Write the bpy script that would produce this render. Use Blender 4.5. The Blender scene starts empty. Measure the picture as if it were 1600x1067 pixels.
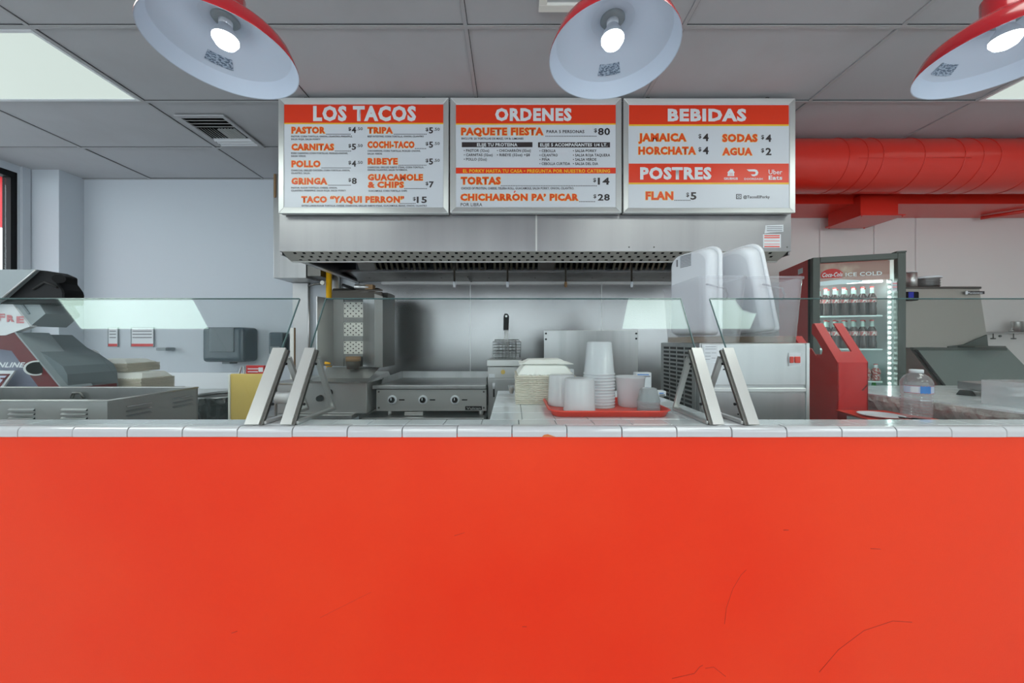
import bpy, bmesh, math, random
from mathutils import Vector, Matrix
random.seed(7)
PI = math.pi
# ---------------------------------------------------------------- camera, world, light, exposure
F, CX, CY, ZC = 545.0, 800.0, 533.5, 1.31
sc = bpy.context.scene
col = sc.collection
cam_data = bpy.data.cameras.new('camera'); cam = bpy.data.objects.new('camera', cam_data); col.objects.link(cam)
cam_data.sensor_width = 36.0; cam_data.lens = 36.0 * F / 1600.0; cam_data.clip_start = 0.02
cam.location = (0, 0, ZC); cam.rotation_euler = (PI / 2, 0, 0); sc.camera = cam
world = bpy.data.worlds.new('world'); sc.world = world; world.use_nodes = True
bgn = world.node_tree.nodes['Background']; bgn.inputs[0].default_value = (0.84, 0.92, 1.0, 1); bgn.inputs[1].default_value = 3.0
sc.view_settings.view_transform = 'Standard'; sc.view_settings.look = 'None'
sc.view_settings.gamma = 1.0; sc.view_settings.use_curve_mapping = False
sc.view_settings.exposure = 0.14
PANEL_KITCHEN, PANEL_CUSTOMER, BULB = 0.62, 6.6, 13.0      # radiance of troffers and bulbs
ROOM = dict(x0=-4.96, x1=5.8, y0=-3.2, y1=3.79, z=3.08)

def P(px, py, d):
    return Vector(((px - CX) / F * d, d, ZC + (CY - py) / F * d))
def X(px, d): return (px - CX) / F * d
def Z(py, d): return ZC + (CY - py) / F * d

# ---------------------------------------------------------------- materials
MATS = {}
def mat(name, color, rough=0.5, metal=0.0, spec=0.5, emit=None, estr=0.0, bump=None, var=None, trans=0.0, alpha=1.0, coat=0.0, stretch=(1, 1, 1), ior=1.45, sss=0.0):
    m = bpy.data.materials.new(name); m.use_nodes = True; nt = m.node_tree
    b = nt.nodes['Principled BSDF']
    b.inputs['Base Color'].default_value = (*color, 1); b.inputs['Roughness'].default_value = rough
    b.inputs['Metallic'].default_value = metal; b.inputs['Specular IOR Level'].default_value = spec
    b.inputs['Transmission Weight'].default_value = trans; b.inputs['Alpha'].default_value = alpha
    b.inputs['Coat Weight'].default_value = coat; b.inputs['IOR'].default_value = ior
    if emit: b.inputs['Emission Color'].default_value = (*emit, 1); b.inputs['Emission Strength'].default_value = estr
    if bump or var:
        tc = nt.nodes.new('ShaderNodeTexCoord'); mp = nt.nodes.new('ShaderNodeMapping'); mp.inputs['Scale'].default_value = stretch
        nt.links.new(tc.outputs['Object'], mp.inputs[0])
    if bump:
        n = nt.nodes.new('ShaderNodeTexNoise'); n.inputs['Scale'].default_value = bump[0]; n.inputs['Detail'].default_value = 3
        bp = nt.nodes.new('ShaderNodeBump'); bp.inputs['Strength'].default_value = bump[1]; bp.inputs['Distance'].default_value = bump[2] if len(bump) > 2 else 0.001
        nt.links.new(mp.outputs[0], n.inputs['Vector']); nt.links.new(n.outputs[0], bp.inputs['Height']); nt.links.new(bp.outputs[0], b.inputs['Normal'])
    if var:      # (scale, colour2, lo, hi) stains with a shape of their own
        n = nt.nodes.new('ShaderNodeTexNoise'); n.inputs['Scale'].default_value = var[0]; n.inputs['Detail'].default_value = 4
        cr = nt.nodes.new('ShaderNodeValToRGB'); cr.color_ramp.elements[0].position = var[2]; cr.color_ramp.elements[1].position = var[3]
        cr.color_ramp.elements[0].color = (*color, 1); cr.color_ramp.elements[1].color = (*var[1], 1)
        nt.links.new(mp.outputs[0], n.inputs['Vector']); nt.links.new(n.outputs[0], cr.inputs[0]); nt.links.new(cr.outputs[0], b.inputs['Base Color'])
    MATS[name] = m
    return m
def clear_mat(name, tint, ior, refl_rough=0.0, haze=0.0, haze_col=(0.8, 0.8, 0.82)):
    """thin clear sheet: see-through with a Fresnel reflection and some milky haze"""
    m = bpy.data.materials.new(name); m.use_nodes = True; nt = m.node_tree; nt.nodes.clear()
    out = nt.nodes.new('ShaderNodeOutputMaterial'); tr = nt.nodes.new('ShaderNodeBsdfTransparent'); tr.inputs[0].default_value = (*tint, 1)
    gl = nt.nodes.new('ShaderNodeBsdfGlossy'); gl.inputs['Roughness'].default_value = refl_rough
    gl.inputs['Color'].default_value = (0.46, 0.56, 0.53, 1) if name == 'guard_glass' else (1, 1, 1, 1)
    fr = nt.nodes.new('ShaderNodeFresnel'); ge = nt.nodes.new('ShaderNodeNewGeometry'); mr = nt.nodes.new('ShaderNodeMapRange')
    mr.inputs[3].default_value = ior; mr.inputs[4].default_value = 1 / ior; nt.links.new(ge.outputs['Backfacing'], mr.inputs[0]); nt.links.new(mr.outputs[0], fr.inputs[0]); mx = nt.nodes.new('ShaderNodeMixShader')
    src = tr
    if haze:
        df = nt.nodes.new('ShaderNodeBsdfDiffuse'); df.inputs[0].default_value = (*haze_col, 1)
        tl = nt.nodes.new('ShaderNodeBsdfTranslucent'); tl.inputs[0].default_value = (*haze_col, 1)
        m0 = nt.nodes.new('ShaderNodeMixShader'); m0.inputs[0].default_value = 0.45
        nt.links.new(df.outputs[0], m0.inputs[1]); nt.links.new(tl.outputs[0], m0.inputs[2])
        m1 = nt.nodes.new('ShaderNodeMixShader'); m1.inputs[0].default_value = haze
        nt.links.new(tr.outputs[0], m1.inputs[1]); nt.links.new(m0.outputs[0], m1.inputs[2]); src = m1
    nt.links.new(fr.outputs[0], mx.inputs[0]); nt.links.new(src.outputs[0], mx.inputs[1]); nt.links.new(gl.outputs[0], mx.inputs[2])
    nt.links.new(mx.outputs[0], out.inputs[0]); MATS[name] = m
    return m
mat('red_paint', (0.85, 0.046, 0.008), 0.40, bump=(260, 0.35, 0.0006), spec=0.32, var=(1.3, (0.82, 0.030, 0.004), 0.45, 0.7))
mat('wall_paint', (0.56, 0.60, 0.65), 0.6, bump=(90, 0.3, 0.0008))
mat('wall_paint_warm', (0.78, 0.74, 0.72), 0.55, bump=(90, 0.2, 0.0008))
mat('ceiling_tile', (0.49, 0.495, 0.52), 0.85, bump=(220, 0.35, 0.0006), var=(2.2, (0.455, 0.455, 0.475), 0.5, 0.75))
mat('ceiling_grid', (0.44, 0.44, 0.46), 0.5)
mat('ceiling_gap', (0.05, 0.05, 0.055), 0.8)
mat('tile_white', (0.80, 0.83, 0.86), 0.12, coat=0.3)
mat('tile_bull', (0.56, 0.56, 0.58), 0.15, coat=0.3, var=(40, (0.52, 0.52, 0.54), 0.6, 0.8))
mat('scuff', (0.40, 0.010, 0.004), 0.5)
mat('brick_chip', (0.60, 0.17, 0.05), 0.8)
mat('grout', (0.26, 0.26, 0.27), 0.9)
mat('steel', (0.50, 0.50, 0.50), 0.34, 0.85, bump=(60, 0.10, 0.0006), stretch=(8, 8, 0.3), var=(1.6, (0.42, 0.42, 0.42), 0.45, 0.75))
mat('steel_hood', (0.33, 0.325, 0.335), 0.36, 1.0, bump=(60, 0.08, 0.0005), stretch=(6, 6, 0.3), var=(1.2, (0.29, 0.285, 0.295), 0.4, 0.75))
mat('steel_wall', (0.34, 0.335, 0.335), 0.26, 1.0, bump=(3.0, 0.25, 0.006), stretch=(1, 1, 0.7), var=(1.4, (0.27, 0.265, 0.265), 0.45, 0.75))
mat('steel_bright', (0.62, 0.615, 0.60), 0.32, 0.75, bump=(120, 0.12, 0.0004), stretch=(1, 1, 6))
mat('lip_metal', (0.50, 0.49, 0.45), 0.5, 0.25)
mat('steel_dark', (0.17, 0.165, 0.155), 0.4, 1.0)
mat('filter_metal', (0.36, 0.34, 0.28), 0.4, 1.0)
mat('grease', (0.055, 0.045, 0.035), 0.5)
mat('black', (0.010, 0.010, 0.011), 0.5, spec=0.2)
mat('black_rubber', (0.02, 0.02, 0.02), 0.7)
mat('aluminium', (0.66, 0.67, 0.66), 0.35, 0.7)
mat('poster_white', (0.66, 0.69, 0.74), 0.28, spec=0.5)
mat('print_red', (0.80, 0.045, 0.012), 0.3)
mat('print_orange', (0.80, 0.075, 0.012), 0.35)
mat('print_yellow', (0.90, 0.52, 0.03), 0.35)
mat('print_dark', (0.035, 0.027, 0.03), 0.4)
mat('print_white', (0.74, 0.77, 0.80), 0.35)
mat('print_grey', (0.2, 0.2, 0.22), 0.5)
mat('lamp_red', (0.46, 0.012, 0.020), 0.22, coat=0.4)
mat('lamp_inner', (0.50, 0.57, 0.67), 0.45)
mat('socket_white', (0.75, 0.78, 0.82), 0.5)
mat('bulb', (1, 1, 1), 0.4, emit=(0.86, 0.93, 1.0), estr=BULB)
mat('panel_kitchen', (.1, .1, .1), 0.5, emit=(0.86, 1.0, 0.93), estr=PANEL_KITCHEN)
mat('panel_customer', (.1, .1, .1), 0.5, emit=(0.90, 1.0, 0.94), estr=PANEL_CUSTOMER)
mat('duct_red', (0.66, 0.028, 0.016), 0.30, coat=0.2)
mat('machine_red', (0.55, 0.022, 0.022), 0.4)
mat('tray_red', (0.80, 0.05, 0.025), 0.3)
mat('foam', (0.86, 0.85, 0.80), 0.7)
mat('foam_edge', (0.66, 0.60, 0.50), 0.7)
mat('white_plastic', (0.80, 0.82, 0.85), 0.3)
mat('white_plastic_dull', (0.72, 0.74, 0.78), 0.45)
mat('smoke_plastic', (0.07, 0.10, 0.12), 0.18)
mat('yellow_board', (0.72, 0.52, 0.14), 0.5)
mat('yellow_pipe', (0.85, 0.45, 0.01), 0.4)
mat('brown', (0.16, 0.09, 0.04), 0.6)
mat('grey_plastic', (0.17, 0.20, 0.22), 0.45)
mat('grey_light', (0.30, 0.34, 0.36), 0.5)
mat('dark_frame', (0.07, 0.08, 0.07), 0.45)
mat('kiosk_red', (0.13, 0.005, 0.008), 0.4)
mat('kiosk_grey', (0.22, 0.24, 0.32), 0.5)
mat('pink_print', (0.60, 0.22, 0.24), 0.5)
mat('bag_black', (0.02, 0.025, 0.025), 0.25, bump=(18, 1.0, 0.02))
mat('cola', (0.035, 0.010, 0.007), 0.2, spec=0.7)
mat('green_glass', (0.05, 0.30, 0.06), 0.12, spec=0.7)
mat('cap_red', (0.6, 0.02, 0.02), 0.4)
mat('bottle_neck', (0.45, 0.60, 0.55), 0.1, spec=0.8)
mat('cooler_inside', (0.80, 0.92, 0.92), 0.5)
mat('cooler_led', (1, 1, 1), 0.5, emit=(0.80, 1.0, 0.98), estr=16.0)
mat('header_print', (0.22, 0.12, 0.10), 0.4, emit=(0.30, 0.18, 0.16), estr=0.35, var=(7, (0.40, 0.32, 0.24), 0.5, 0.7))
mat('header_ice', (0.70, 0.75, 0.80), 0.4)
mat('ceramic', (0.72, 0.70, 0.64), 0.7)
mat('burner_hole', (0.06, 0.05, 0.05), 0.8)
mat('burnt', (0.30, 0.18, 0.09), 0.8)
mat('griddle_plate', (0.34, 0.34, 0.34), 0.35, 1.0)
mat('concrete', (0.36, 0.33, 0.31), 0.95, bump=(45, 1.0, 0.01), var=(12, (0.55, 0.53, 0.50), 0.45, 0.65))
mat('plaster_grey', (0.42, 0.42, 0.42), 0.8, bump=(30, 0.4, 0.002))
mat('ice_bin', (0.18, 0.21, 0.20), 0.45)
mat('floor_tile', (0.62, 0.60, 0.58), 0.5, var=(3, (0.56, 0.54, 0.52), 0.4, 0.7))
mat('label_blue', (0.03, 0.20, 0.60), 0.35)
mat('label_pale', (0.55, 0.60, 0.75), 0.35)
mat('awning', (0.70, 0.02, 0.03), 0.6)
mat('leaf', (0.10, 0.22, 0.06), 0.6)
mat('pavement', (0.35, 0.35, 0.34), 0.9)
mat('switch_red', (0.7, 0.04, 0.02), 0.3)
mat('paper', (0.75, 0.77, 0.80), 0.7)
mat('cooler_fill', (.5, .5, .5), 0.5, emit=(0.80, 1.0, 0.98), estr=9.0)  # glow of the added strip hidden behind the cooler door frame
mat('cooler_led2', (0.8, 0.92, 0.92), 0.4)
mat('steel_warm', (0.46, 0.445, 0.405), 0.42, 0.75)
mat('label_navy', (0.02, 0.03, 0.35), 0.4)
mat('label_print', (0.50, 0.10, 0.10), 0.5, var=(90, (0.75, 0.72, 0.70), .5, .55))
mat('glass_edge', (0.10, 0.17, 0.17), 0.2, spec=0.6)
clear_mat('guard_glass', (0.975, 0.99, 0.985), 1.50)
clear_mat('window_glass', (0.95, 0.97, 0.96), 1.45)
clear_mat('bin_plastic', (0.93, 0.93, 0.94), 1.45, 0.12, haze=0.22, haze_col=(0.72, 0.72, 0.76))
clear_mat('bin_stain', (0.80, 0.66, 0.50), 1.45, 0.15, haze=0.35, haze_col=(0.50, 0.36, 0.20))
clear_mat('cup_plastic', (0.95, 0.95, 0.95), 1.45, 0.2, haze=0.75, haze_col=(0.97, 0.975, 1.0))
clear_mat('small_cup_plastic', (0.95, 0.95, 0.95), 1.45, 0.1, haze=0.35, haze_col=(0.85, 0.87, 0.90))
clear_mat('pet', (0.90, 0.93, 0.95), 1.7, 0.03, haze=0.20)
clear_mat('cooler_glass', (0.95, 0.98, 0.97), 1.25)

# ---------------------------------------------------------------- mesh builder
class B:
    def __init__(s): s.bm = bmesh.new()
    def box(s, x0, x1, y0, y1, z0, z1, bev=0.0, seg=2, M=None):
        r = bmesh.ops.create_cube(s.bm, size=1.0); vs = r['verts']
        for v in vs: v.co = Vector((x0 + (v.co.x + .5) * (x1 - x0), y0 + (v.co.y + .5) * (y1 - y0), z0 + (v.co.z + .5) * (z1 - z0)))
        if bev:
            es = list({e for v in vs for e in v.link_edges})
            rr = bmesh.ops.bevel(s.bm, geom=es, offset=bev, segments=seg, affect='EDGES', profile=0.6)
            vs = list({v for f in rr['faces'] for v in f.verts} | {v for v in vs if v.is_valid})
        if M is not None: bmesh.ops.transform(s.bm, matrix=M, verts=vs)
        return s
    def cyl(s, p0, p1, r0, r1=None, n=20, caps=True):
        p0, p1 = Vector(p0), Vector(p1); r1 = r0 if r1 is None else r1; ax = (p1 - p0); q = ax.to_track_quat('Z', 'Y')
        ra, rb = [], []
        for i in range(n):
            a = 2 * PI * i / n; c = Vector((math.cos(a), math.sin(a), 0))
            ra.append(s.bm.verts.new(p0 + q @ (c * r0))); rb.append(s.bm.verts.new(p1 + q @ (c * r1)))
        for i in range(n):
            j = (i + 1) % n; f = s.bm.faces.new((ra[i], ra[j], rb[j], rb[i])); f.smooth = True
        if caps: s.bm.faces.new(ra[::-1]); s.bm.faces.new(rb)
        return s
    def lathe(s, prof, c=(0, 0, 0), n=32, M=None, close=False):
        c = Vector(c); rings = []
        for r, z in prof:
            if r < 1e-6: rings.append([s.bm.verts.new(c + Vector((0, 0, z)))])
            else: rings.append([s.bm.verts.new(c + Vector((r * math.cos(2 * PI * i / n), r * math.sin(2 * PI * i / n), z))) for i in range(n)])
        if close: rings.append(rings[0])
        for a, b in zip(rings, rings[1:]):
            for i in range(n):
                j = (i + 1) % n
                if len(a) == 1 and len(b) == 1: break
                if len(a) == 1: f = s.bm.faces.new((a[0], b[i], b[j]))
                elif len(b) == 1: f = s.bm.faces.new((a[i], b[0], a[j]))
                else: f = s.bm.faces.new((a[i], a[j], b[j], b[i]))
                f.smooth = True
        if M is not None: bmesh.ops.transform(s.bm, matrix=M, verts=[v for r in rings for v in r])
        return s
    def prism(s, pts, off):
        off = Vector(off); a = [s.bm.verts.new(Vector(p)) for p in pts]; b = [s.bm.verts.new(Vector(p) + off) for p in pts]; n = len(a)
        s.bm.faces.new(a[::-1]); s.bm.faces.new(b)
        for i in range(n): s.bm.faces.new((a[i], a[(i + 1) % n], b[(i + 1) % n], b[i]))
        return s
    def loft(s, a, b, caps=True):     # two rings of points
        va = [s.bm.verts.new(Vector(p)) for p in a]; vb = [s.bm.verts.new(Vector(p)) for p in b]; n = len(va)
        for i in range(n): s.bm.faces.new((va[i], va[(i + 1) % n], vb[(i + 1) % n], vb[i]))
        if caps: s.bm.faces.new(va[::-1]); s.bm.faces.new(vb)
        return s
    def quad(s, *pts):
        s.bm.faces.new([s.bm.verts.new(Vector(p)) for p in pts]); return s
    def tube(s, pts, r, n=8, closed=False):
        pts = [Vector(p) for p in pts]; rings = []; m = len(pts)
        for i, p in enumerate(pts):
            if closed: t = pts[(i + 1) % m] - pts[i - 1]
            else: t = pts[min(i + 1, m - 1)] - pts[max(i - 1, 0)]
            q = t.to_track_quat('Z', 'Y')
            rings.append([s.bm.verts.new(p + q @ Vector((r * math.cos(2 * PI * k / n), r * math.sin(2 * PI * k / n), 0))) for k in range(n)])
        if closed: rings.append(rings[0])
        for a, b in zip(rings, rings[1:]):
            for k in range(n):
                f = s.bm.faces.new((a[k], a[(k + 1) % n], b[(k + 1) % n], b[k])); f.smooth = True
        if not closed: s.bm.faces.new(rings[0][::-1]); s.bm.faces.new(rings[-1])
        return s
    def sphere(s, c, r, sc_=(1, 1, 1), u=20, v=12):
        rr = bmesh.ops.create_uvsphere(s.bm, u_segments=u, v_segments=v, radius=r)
        for w in rr['verts']: w.co = Vector((w.co.x * sc_[0], w.co.y * sc_[1], w.co.z * sc_[2])) + Vector(c)
        for f in {f for w in rr['verts'] for f in w.link_faces}: f.smooth = True
        return s

def obj(name, b, m, parent=None, normals=True):
    me = bpy.data.meshes.new(name)
    if normals: bmesh.ops.recalc_face_normals(b.bm, faces=b.bm.faces[:])
    b.bm.to_mesh(me); b.bm.free()
    me.materials.append(MATS[m] if isinstance(m, str) else m)
    o = bpy.data.objects.new(name, me); col.objects.link(o)
    if parent is not None:
        o.parent = parent
        if parent.parent is None and parent.type == 'EMPTY': o.matrix_parent_inverse = parent.matrix_basis.inverted()
        elif parent.parent is None: o.matrix_parent_inverse = parent.matrix_basis.inverted()
    return o
def thing(name, label, cat, loc=(0, 0, 0), group=None):
    o = bpy.data.objects.new(name, None); col.objects.link(o); o.location = loc; o.empty_display_size = 0.05
    o['label'] = label; o['category'] = cat
    if group: o['group'] = group
    return o
def tag(o, label, cat, group=None, kind=None):
    me = o.data; vs = [v.co for v in me.vertices]
    c = Vector(((min(v.x for v in vs) + max(v.x for v in vs)) / 2, (min(v.y for v in vs) + max(v.y for v in vs)) / 2, min(v.z for v in vs)))
    me.transform(Matrix.Translation(-c)); o.location = c
    o['label'] = label; o['category'] = cat
    if group: o['group'] = group
    if kind: o['kind'] = kind
    return o
def struct(name, b, m, parent=None, **k):
    o = obj(name, b, m, parent)
    if parent is None: o['kind'] = 'structure'
    return o
def relabel(o, label): o['label'] = label; return o
def kids(o): return [c for c in ALLKIDS.get(o.name, [])]
def copy_tree(root, loc=None, rotz=None, label=None, group=None):
    r = root.copy(); col.objects.link(r)
    if loc is not None: r.location = loc
    if rotz is not None: r.rotation_euler = (0, 0, rotz)
    if label: r['label'] = label
    if group: r['group'] = group
    for ch in list(root.children):
        c = ch.copy(); col.objects.link(c); c.parent = r; c.matrix_parent_inverse = ch.matrix_parent_inverse.copy()
        for g in list(ch.children):
            d = g.copy(); col.objects.link(d); d.parent = c; d.matrix_parent_inverse = g.matrix_parent_inverse.copy()
    return r
ORD = ['first', 'second', 'third', 'fourth', 'fifth', 'sixth', 'seventh', 'eighth', 'ninth', 'tenth', 'eleventh', 'twelfth', 'thirteenth', 'fourteenth', 'fifteenth', 'sixteenth']

# ---------------------------------------------------------------- lettering
TEXTS = []
def text(parent, s, x0, x1, base, cap, m, d, bold=0.0, shadow=None, shear=0.0, name='lettering', M=None):
    """s printed between pixel columns x0..x1 with its baseline at pixel row base, on the plane at distance d"""
    TEXTS.append((parent, s, x0, x1, base, cap, m, d, bold, shadow, shear, name, M))
def make_curve(s, off, shear, bold_=0):
    cu = bpy.data.curves.new('t', 'FONT'); cu.body = s; cu.offset = off; cu.space_character = 1 + bold_ * 2.6; cu.shear = shear; cu.resolution_u = 2; cu.extrude = 0.0
    o = bpy.data.objects.new('t', cu); col.objects.link(o); return o
def flush_texts():
    ref = make_curve('H', 0, 0); jobs = []
    for t in TEXTS:
        jobs.append((t, make_curve(t[1], t[8], t[10], t[8]), make_curve(t[1], t[8] + 0.035, t[10], t[8]) if t[9] else None))
    bpy.context.view_layer.update(); dg = bpy.context.evaluated_depsgraph_get()
    def grab(o):
        me = bpy.data.meshes.new_from_object(o.evaluated_get(dg)); return me
    hr = grab(ref); caph = max(v.co.y for v in hr.vertices) - min(v.co.y for v in hr.vertices)
    for (parent, s, x0, x1, base, cap, m, d, bold, shadow, shear, name, M), o, o2 in jobs:
        me = grab(o); xs = [v.co.x for v in me.vertices]; mn, mx = min(xs), max(xs)
        pxl = d / F; sx = (x1 - x0) * pxl / (mx - mn); sy = cap * pxl / (caph + 2 * bold)
        todo = [(me, m, -0.0012, name)]
        if o2: todo.append((grab(o2), shadow, -0.0006, name + '_outline'))
        for me_, mm, dy, nm in todo:
            for v in me_.vertices:
                v.co = Vector((X(x0, d) + (v.co.x - mn) * sx, d + dy, Z(base, d) + (v.co.y + bold) * sy)) if M is None else M @ Vector(((v.co.x - mn) * sx, dy, (v.co.y + bold) * sy))
            me_.materials.clear(); me_.materials.append(MATS[mm]); me_.name = nm
            ob = bpy.data.objects.new(nm, me_); col.objects.link(ob); ob.parent = parent
            if parent.parent is None: ob.matrix_parent_inverse = parent.matrix_basis.inverted()
    for _, o, o2 in jobs:
        for k in (o, o2):
            if k: bpy.data.objects.remove(k, do_unlink=True)
    bpy.data.objects.remove(ref, do_unlink=True)
def flat(parent, name, m, d, x0, x1, y0, y1, t=0.0006):
    """thin printed rectangle lying on the plane at distance d, pixel extents"""
    b = B().box(X(x0, d), X(x1, d), d - t, d, Z(y1, d), Z(y0, d))
    return obj(name, b, m, parent)

# ================================================================ ROOM
R = ROOM
struct('floor', B().box(R['x0'] - .1, R['x1'] + .1, R['y0'] - .1, R['y1'] + .1, -0.05, 0), 'floor_tile')
struct('wall_back', B().box(R['x0'] - .1, R['x1'] + .1, 3.79, 3.91, 0, 3.2), 'wall_paint')
struct('wall_right', B().box(R['x1'], R['x1'] + .1, R['y0'] - .1, 3.79, 0, 3.2), 'wall_paint_warm')
# left wall with a window opening (Y 0.6..3.50)
b = B(); b.box(-5.06, -4.96, R['y0'] - .1, 0.6, 0, 3.2); b.box(-5.06, -4.96, 3.50, 3.79, 0, 3.2); b.box(-5.06, -4.96, 0.6, 3.50, 0, 0.7); b.box(-5.06, -4.96, 0.6, 3.50, 3.0, 3.2)
struct('wall_left', b, 'wall_paint')
struct('wall_pillar', B().box(-4.96, -4.65, 3.58, 3.79, 0, 3.2, 0.004), 'wall_paint')
struct('trim_1', B().box(-4.96, -4.93, 3.515, 3.575, 0, 3.08), 'wall_paint')
# front wall behind the camera: unseen storefront glazing, put in for soft fill light
b = B(); b.box(-5.06, 5.9, R['y0'] - .1, R['y0'], 0, 0.5); b.box(-5.06, 5.9, R['y0'] - .1, R['y0'], 2.7, 3.2)
for x in (-5.0, -2.0, 1.0, 3.2, 5.8): b.box(x - .12, x + .12, R['y0'] - .1, R['y0'], 0.5, 2.7)
struct('wall_front', b, 'wall_paint')
for i, (xa, xb) in enumerate(((-4.88, -2.12), (-1.88, 0.88), (1.12, 3.08), (3.32, 5.68))):
    w = struct('window_%d' % (i + 2), B().box(xa, xb, -3.26, -3.25, 0.5, 2.7), 'window_glass')
    fb = B()
    for (x0, x1, z0, z1) in ((xa, xb, .5, .55), (xa, xb, 2.65, 2.7), (xa, xa + .05, .55, 2.65), (xb - .05, xb, .55, 2.65)): fb.box(x0, x1, -3.28, -3.22, z0, z1)
    obj('window_frame', fb, 'black', w)
# left window with black frame
w = struct('window_1', B().box(-5.015, -5.005, 0.65, 3.45, 0.75, 2.95), 'window_glass')
fb = B()
for (y0, y1, z0, z1) in ((.6, 3.5, .7, .76), (.6, 3.5, 2.94, 3.0), (.6, .66, .76, 2.94), (3.455, 3.5, .76, 2.94), (2.0, 2.05, .76, 2.94)): fb.box(-5.05, -4.965, y0, y1, z0, z1)
obj('window_frame', fb, 'black', w)
# right part of the back wall: wall panels with joint strips
panels = struct('wall_panelling', B().box(2.06, 5.8, 3.775, 3.79, 0.0, 2.66), 'wall_paint_warm')
for px in (1282, 1367, 1432, 1518 + 300):
    x = X(px, 3.77)
    obj('joint_strip', B().box(x - .012, x + .012, 3.762, 3.775, 0.3, 2.64, .003), 'wall_paint_warm', panels)
# ceiling slab, grid and tiles
ceil = struct('ceiling', B().box(R['x0'] - .1, R['x1'] + .1, R['y0'] - .1, R['y1'] + .12, 3.13, 3.23), 'ceiling_gap')
GX = [-3.92 + 1.22 * k for k in range(-1, 9)]; GY = [0.12 + 0.611 * k for k in range(-6, 7)]
LIGHTS = {(-3.92, 1): 'k', (3.4, 1): 'k'}
cells_k = [(0, 3), (7 - 1, 3)]
bx = B()
for x in GX: bx.box(x - .011, x + .011, R['y0'], 3.79, 3.068, 3.082)
for y in GY: bx.box(R['x0'], R['x1'], y - .011, y + .011, 3.0685, 3.0815)
obj('ceiling_grid', bx, 'ceiling_grid', ceil)
def lit(i, j):
    x, y = GX[i], GY[j]
    def near(a, b): return abs(a - b) < .05
    if near(y, 1.953) and (near(x, -3.92) or near(x, 3.40)): return 'panel_kitchen'
    if near(y, .12) and (near(x, -3.92) or near(x, .96)): return 'panel_customer'
    if near(y, .731) and (near(x, -2.70) or near(x, 2.18)): return 'panel_customer'  # added troffers out of view, to brighten the kitchen side
    if near(y, -1.71) and (near(x, -3.92) or near(x, .96) or near(x, -1.48) or near(x, 3.4)): return 'panel_customer'  # added troffers behind the camera, to brighten the whole room
    return None
nlit = 0
for i in range(len(GX)):
    for j in range(len(GY)):
        x0 = GX[i] + .013; x1 = (GX[i] + 1.22) - .013; y0 = GY[j] + .013; y1 = GY[j] + .611 - .013
        x0 = max(x0, R['x0'] + .002); x1 = min(x1, R['x1'] - .002); y1 = min(y1, 3.786)
        if x1 - x0 < .05 or y1 - y0 < .05: continue
        if i == 0: xx = max(GX[0] + .013, R['x0'] + .002)
        k = lit(i, j)
        if k:
            nlit += 1
            col_i = min(range(4), key=lambda q: abs(GX[i] - (-3.92, -1.48, .96, 3.40)[q]))
            if k == 'panel_kitchen': where = 'over the %s end of the kitchen' % ('left' if x0 < 0 else 'right')
            elif y0 > .6: where = 'almost over the ledge at the %s of the counter, added out of view to brighten the kitchen' % ('left' if x0 < 0 else 'right')
            elif y0 > 0: where = 'above the %s of the counter' % ('far left' if x0 < 0 else 'right part')
            else: where = 'behind the viewer, %s of four added to brighten the room' % ('leftmost', 'second from left', 'second from right', 'rightmost')[col_i]
            t = thing('ceiling_light', 'lit troffer panel in the ceiling ' + where, 'ceiling light', ((x0 + x1) / 2, (y0 + y1) / 2, 3.07), 'lit troffer panels in the ceiling')
            fb = B(); fb.box(x0, x1, y0, y0 + .02, 3.066, 3.12); fb.box(x0, x1, y1 - .02, y1, 3.066, 3.12); fb.box(x0, x0 + .02, y0 + .02, y1 - .02, 3.066, 3.12); fb.box(x1 - .02, x1, y0 + .02, y1 - .02, 3.066, 3.12)
            obj('frame', fb, 'white_plastic', t)
            obj('diffuser', B().box(x0 + .02, x1 - .02, y0 + .02, y1 - .02, 3.072, 3.08), k, t)
        else:
            dz = random.uniform(-.002, .002)
            obj('ceiling_tile', B().box(x0, x1, y0, y1, 3.076 + dz, 3.09 + dz), 'ceiling_tile', ceil)
xs0 = R['x0'] + .002
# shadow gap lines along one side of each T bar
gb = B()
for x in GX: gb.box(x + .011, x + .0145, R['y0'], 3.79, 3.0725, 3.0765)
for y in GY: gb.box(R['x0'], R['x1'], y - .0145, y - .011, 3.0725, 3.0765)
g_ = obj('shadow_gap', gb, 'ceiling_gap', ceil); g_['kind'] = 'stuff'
# air diffuser in the ceiling
vx0, vx1, vy0, vy1 = X(284, 2.735), X(349, 2.735), 2.73, 3.12
t = thing('ceiling_vent', 'small dusty louvred air vent set in the ceiling left of the menu boards', 'vent', ((vx0 + vx1) / 2, (vy0 + vy1) / 2, 3.06))
fb = B()
fb.box(vx0 - .03, vx1 + .03, vy0 - .03, vy0, 3.056, 3.068, .003); fb.box(vx0 - .03, vx1 + .03, vy1, vy1 + .03, 3.056, 3.068, .003)
fb.box(vx0 - .03, vx0, vy0, vy1, 3.056, 3.068, .003); fb.box(vx1, vx1 + .03, vy0, vy1, 3.056, 3.068, .003)
obj('frame', fb, 'ceiling_grid', t)
obj('throat', B().box(vx0, vx1, vy0, vy1, 3.0665, 3.068), 'black', t)
def slat(a, bb_, axis, tilt):
    pass
for k in range(3):
    y = vy0 + .02 + k * .04
    obj('slat', B().loft([(vx0, y, 3.054), (vx0, y + .004, 3.052), (vx0, y + .024, 3.064), (vx0, y + .020, 3.066)], [(vx1, y, 3.054), (vx1, y + .004, 3.052), (vx1, y + .024, 3.064), (vx1, y + .020, 3.066)]), 'aluminium', t)
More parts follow.
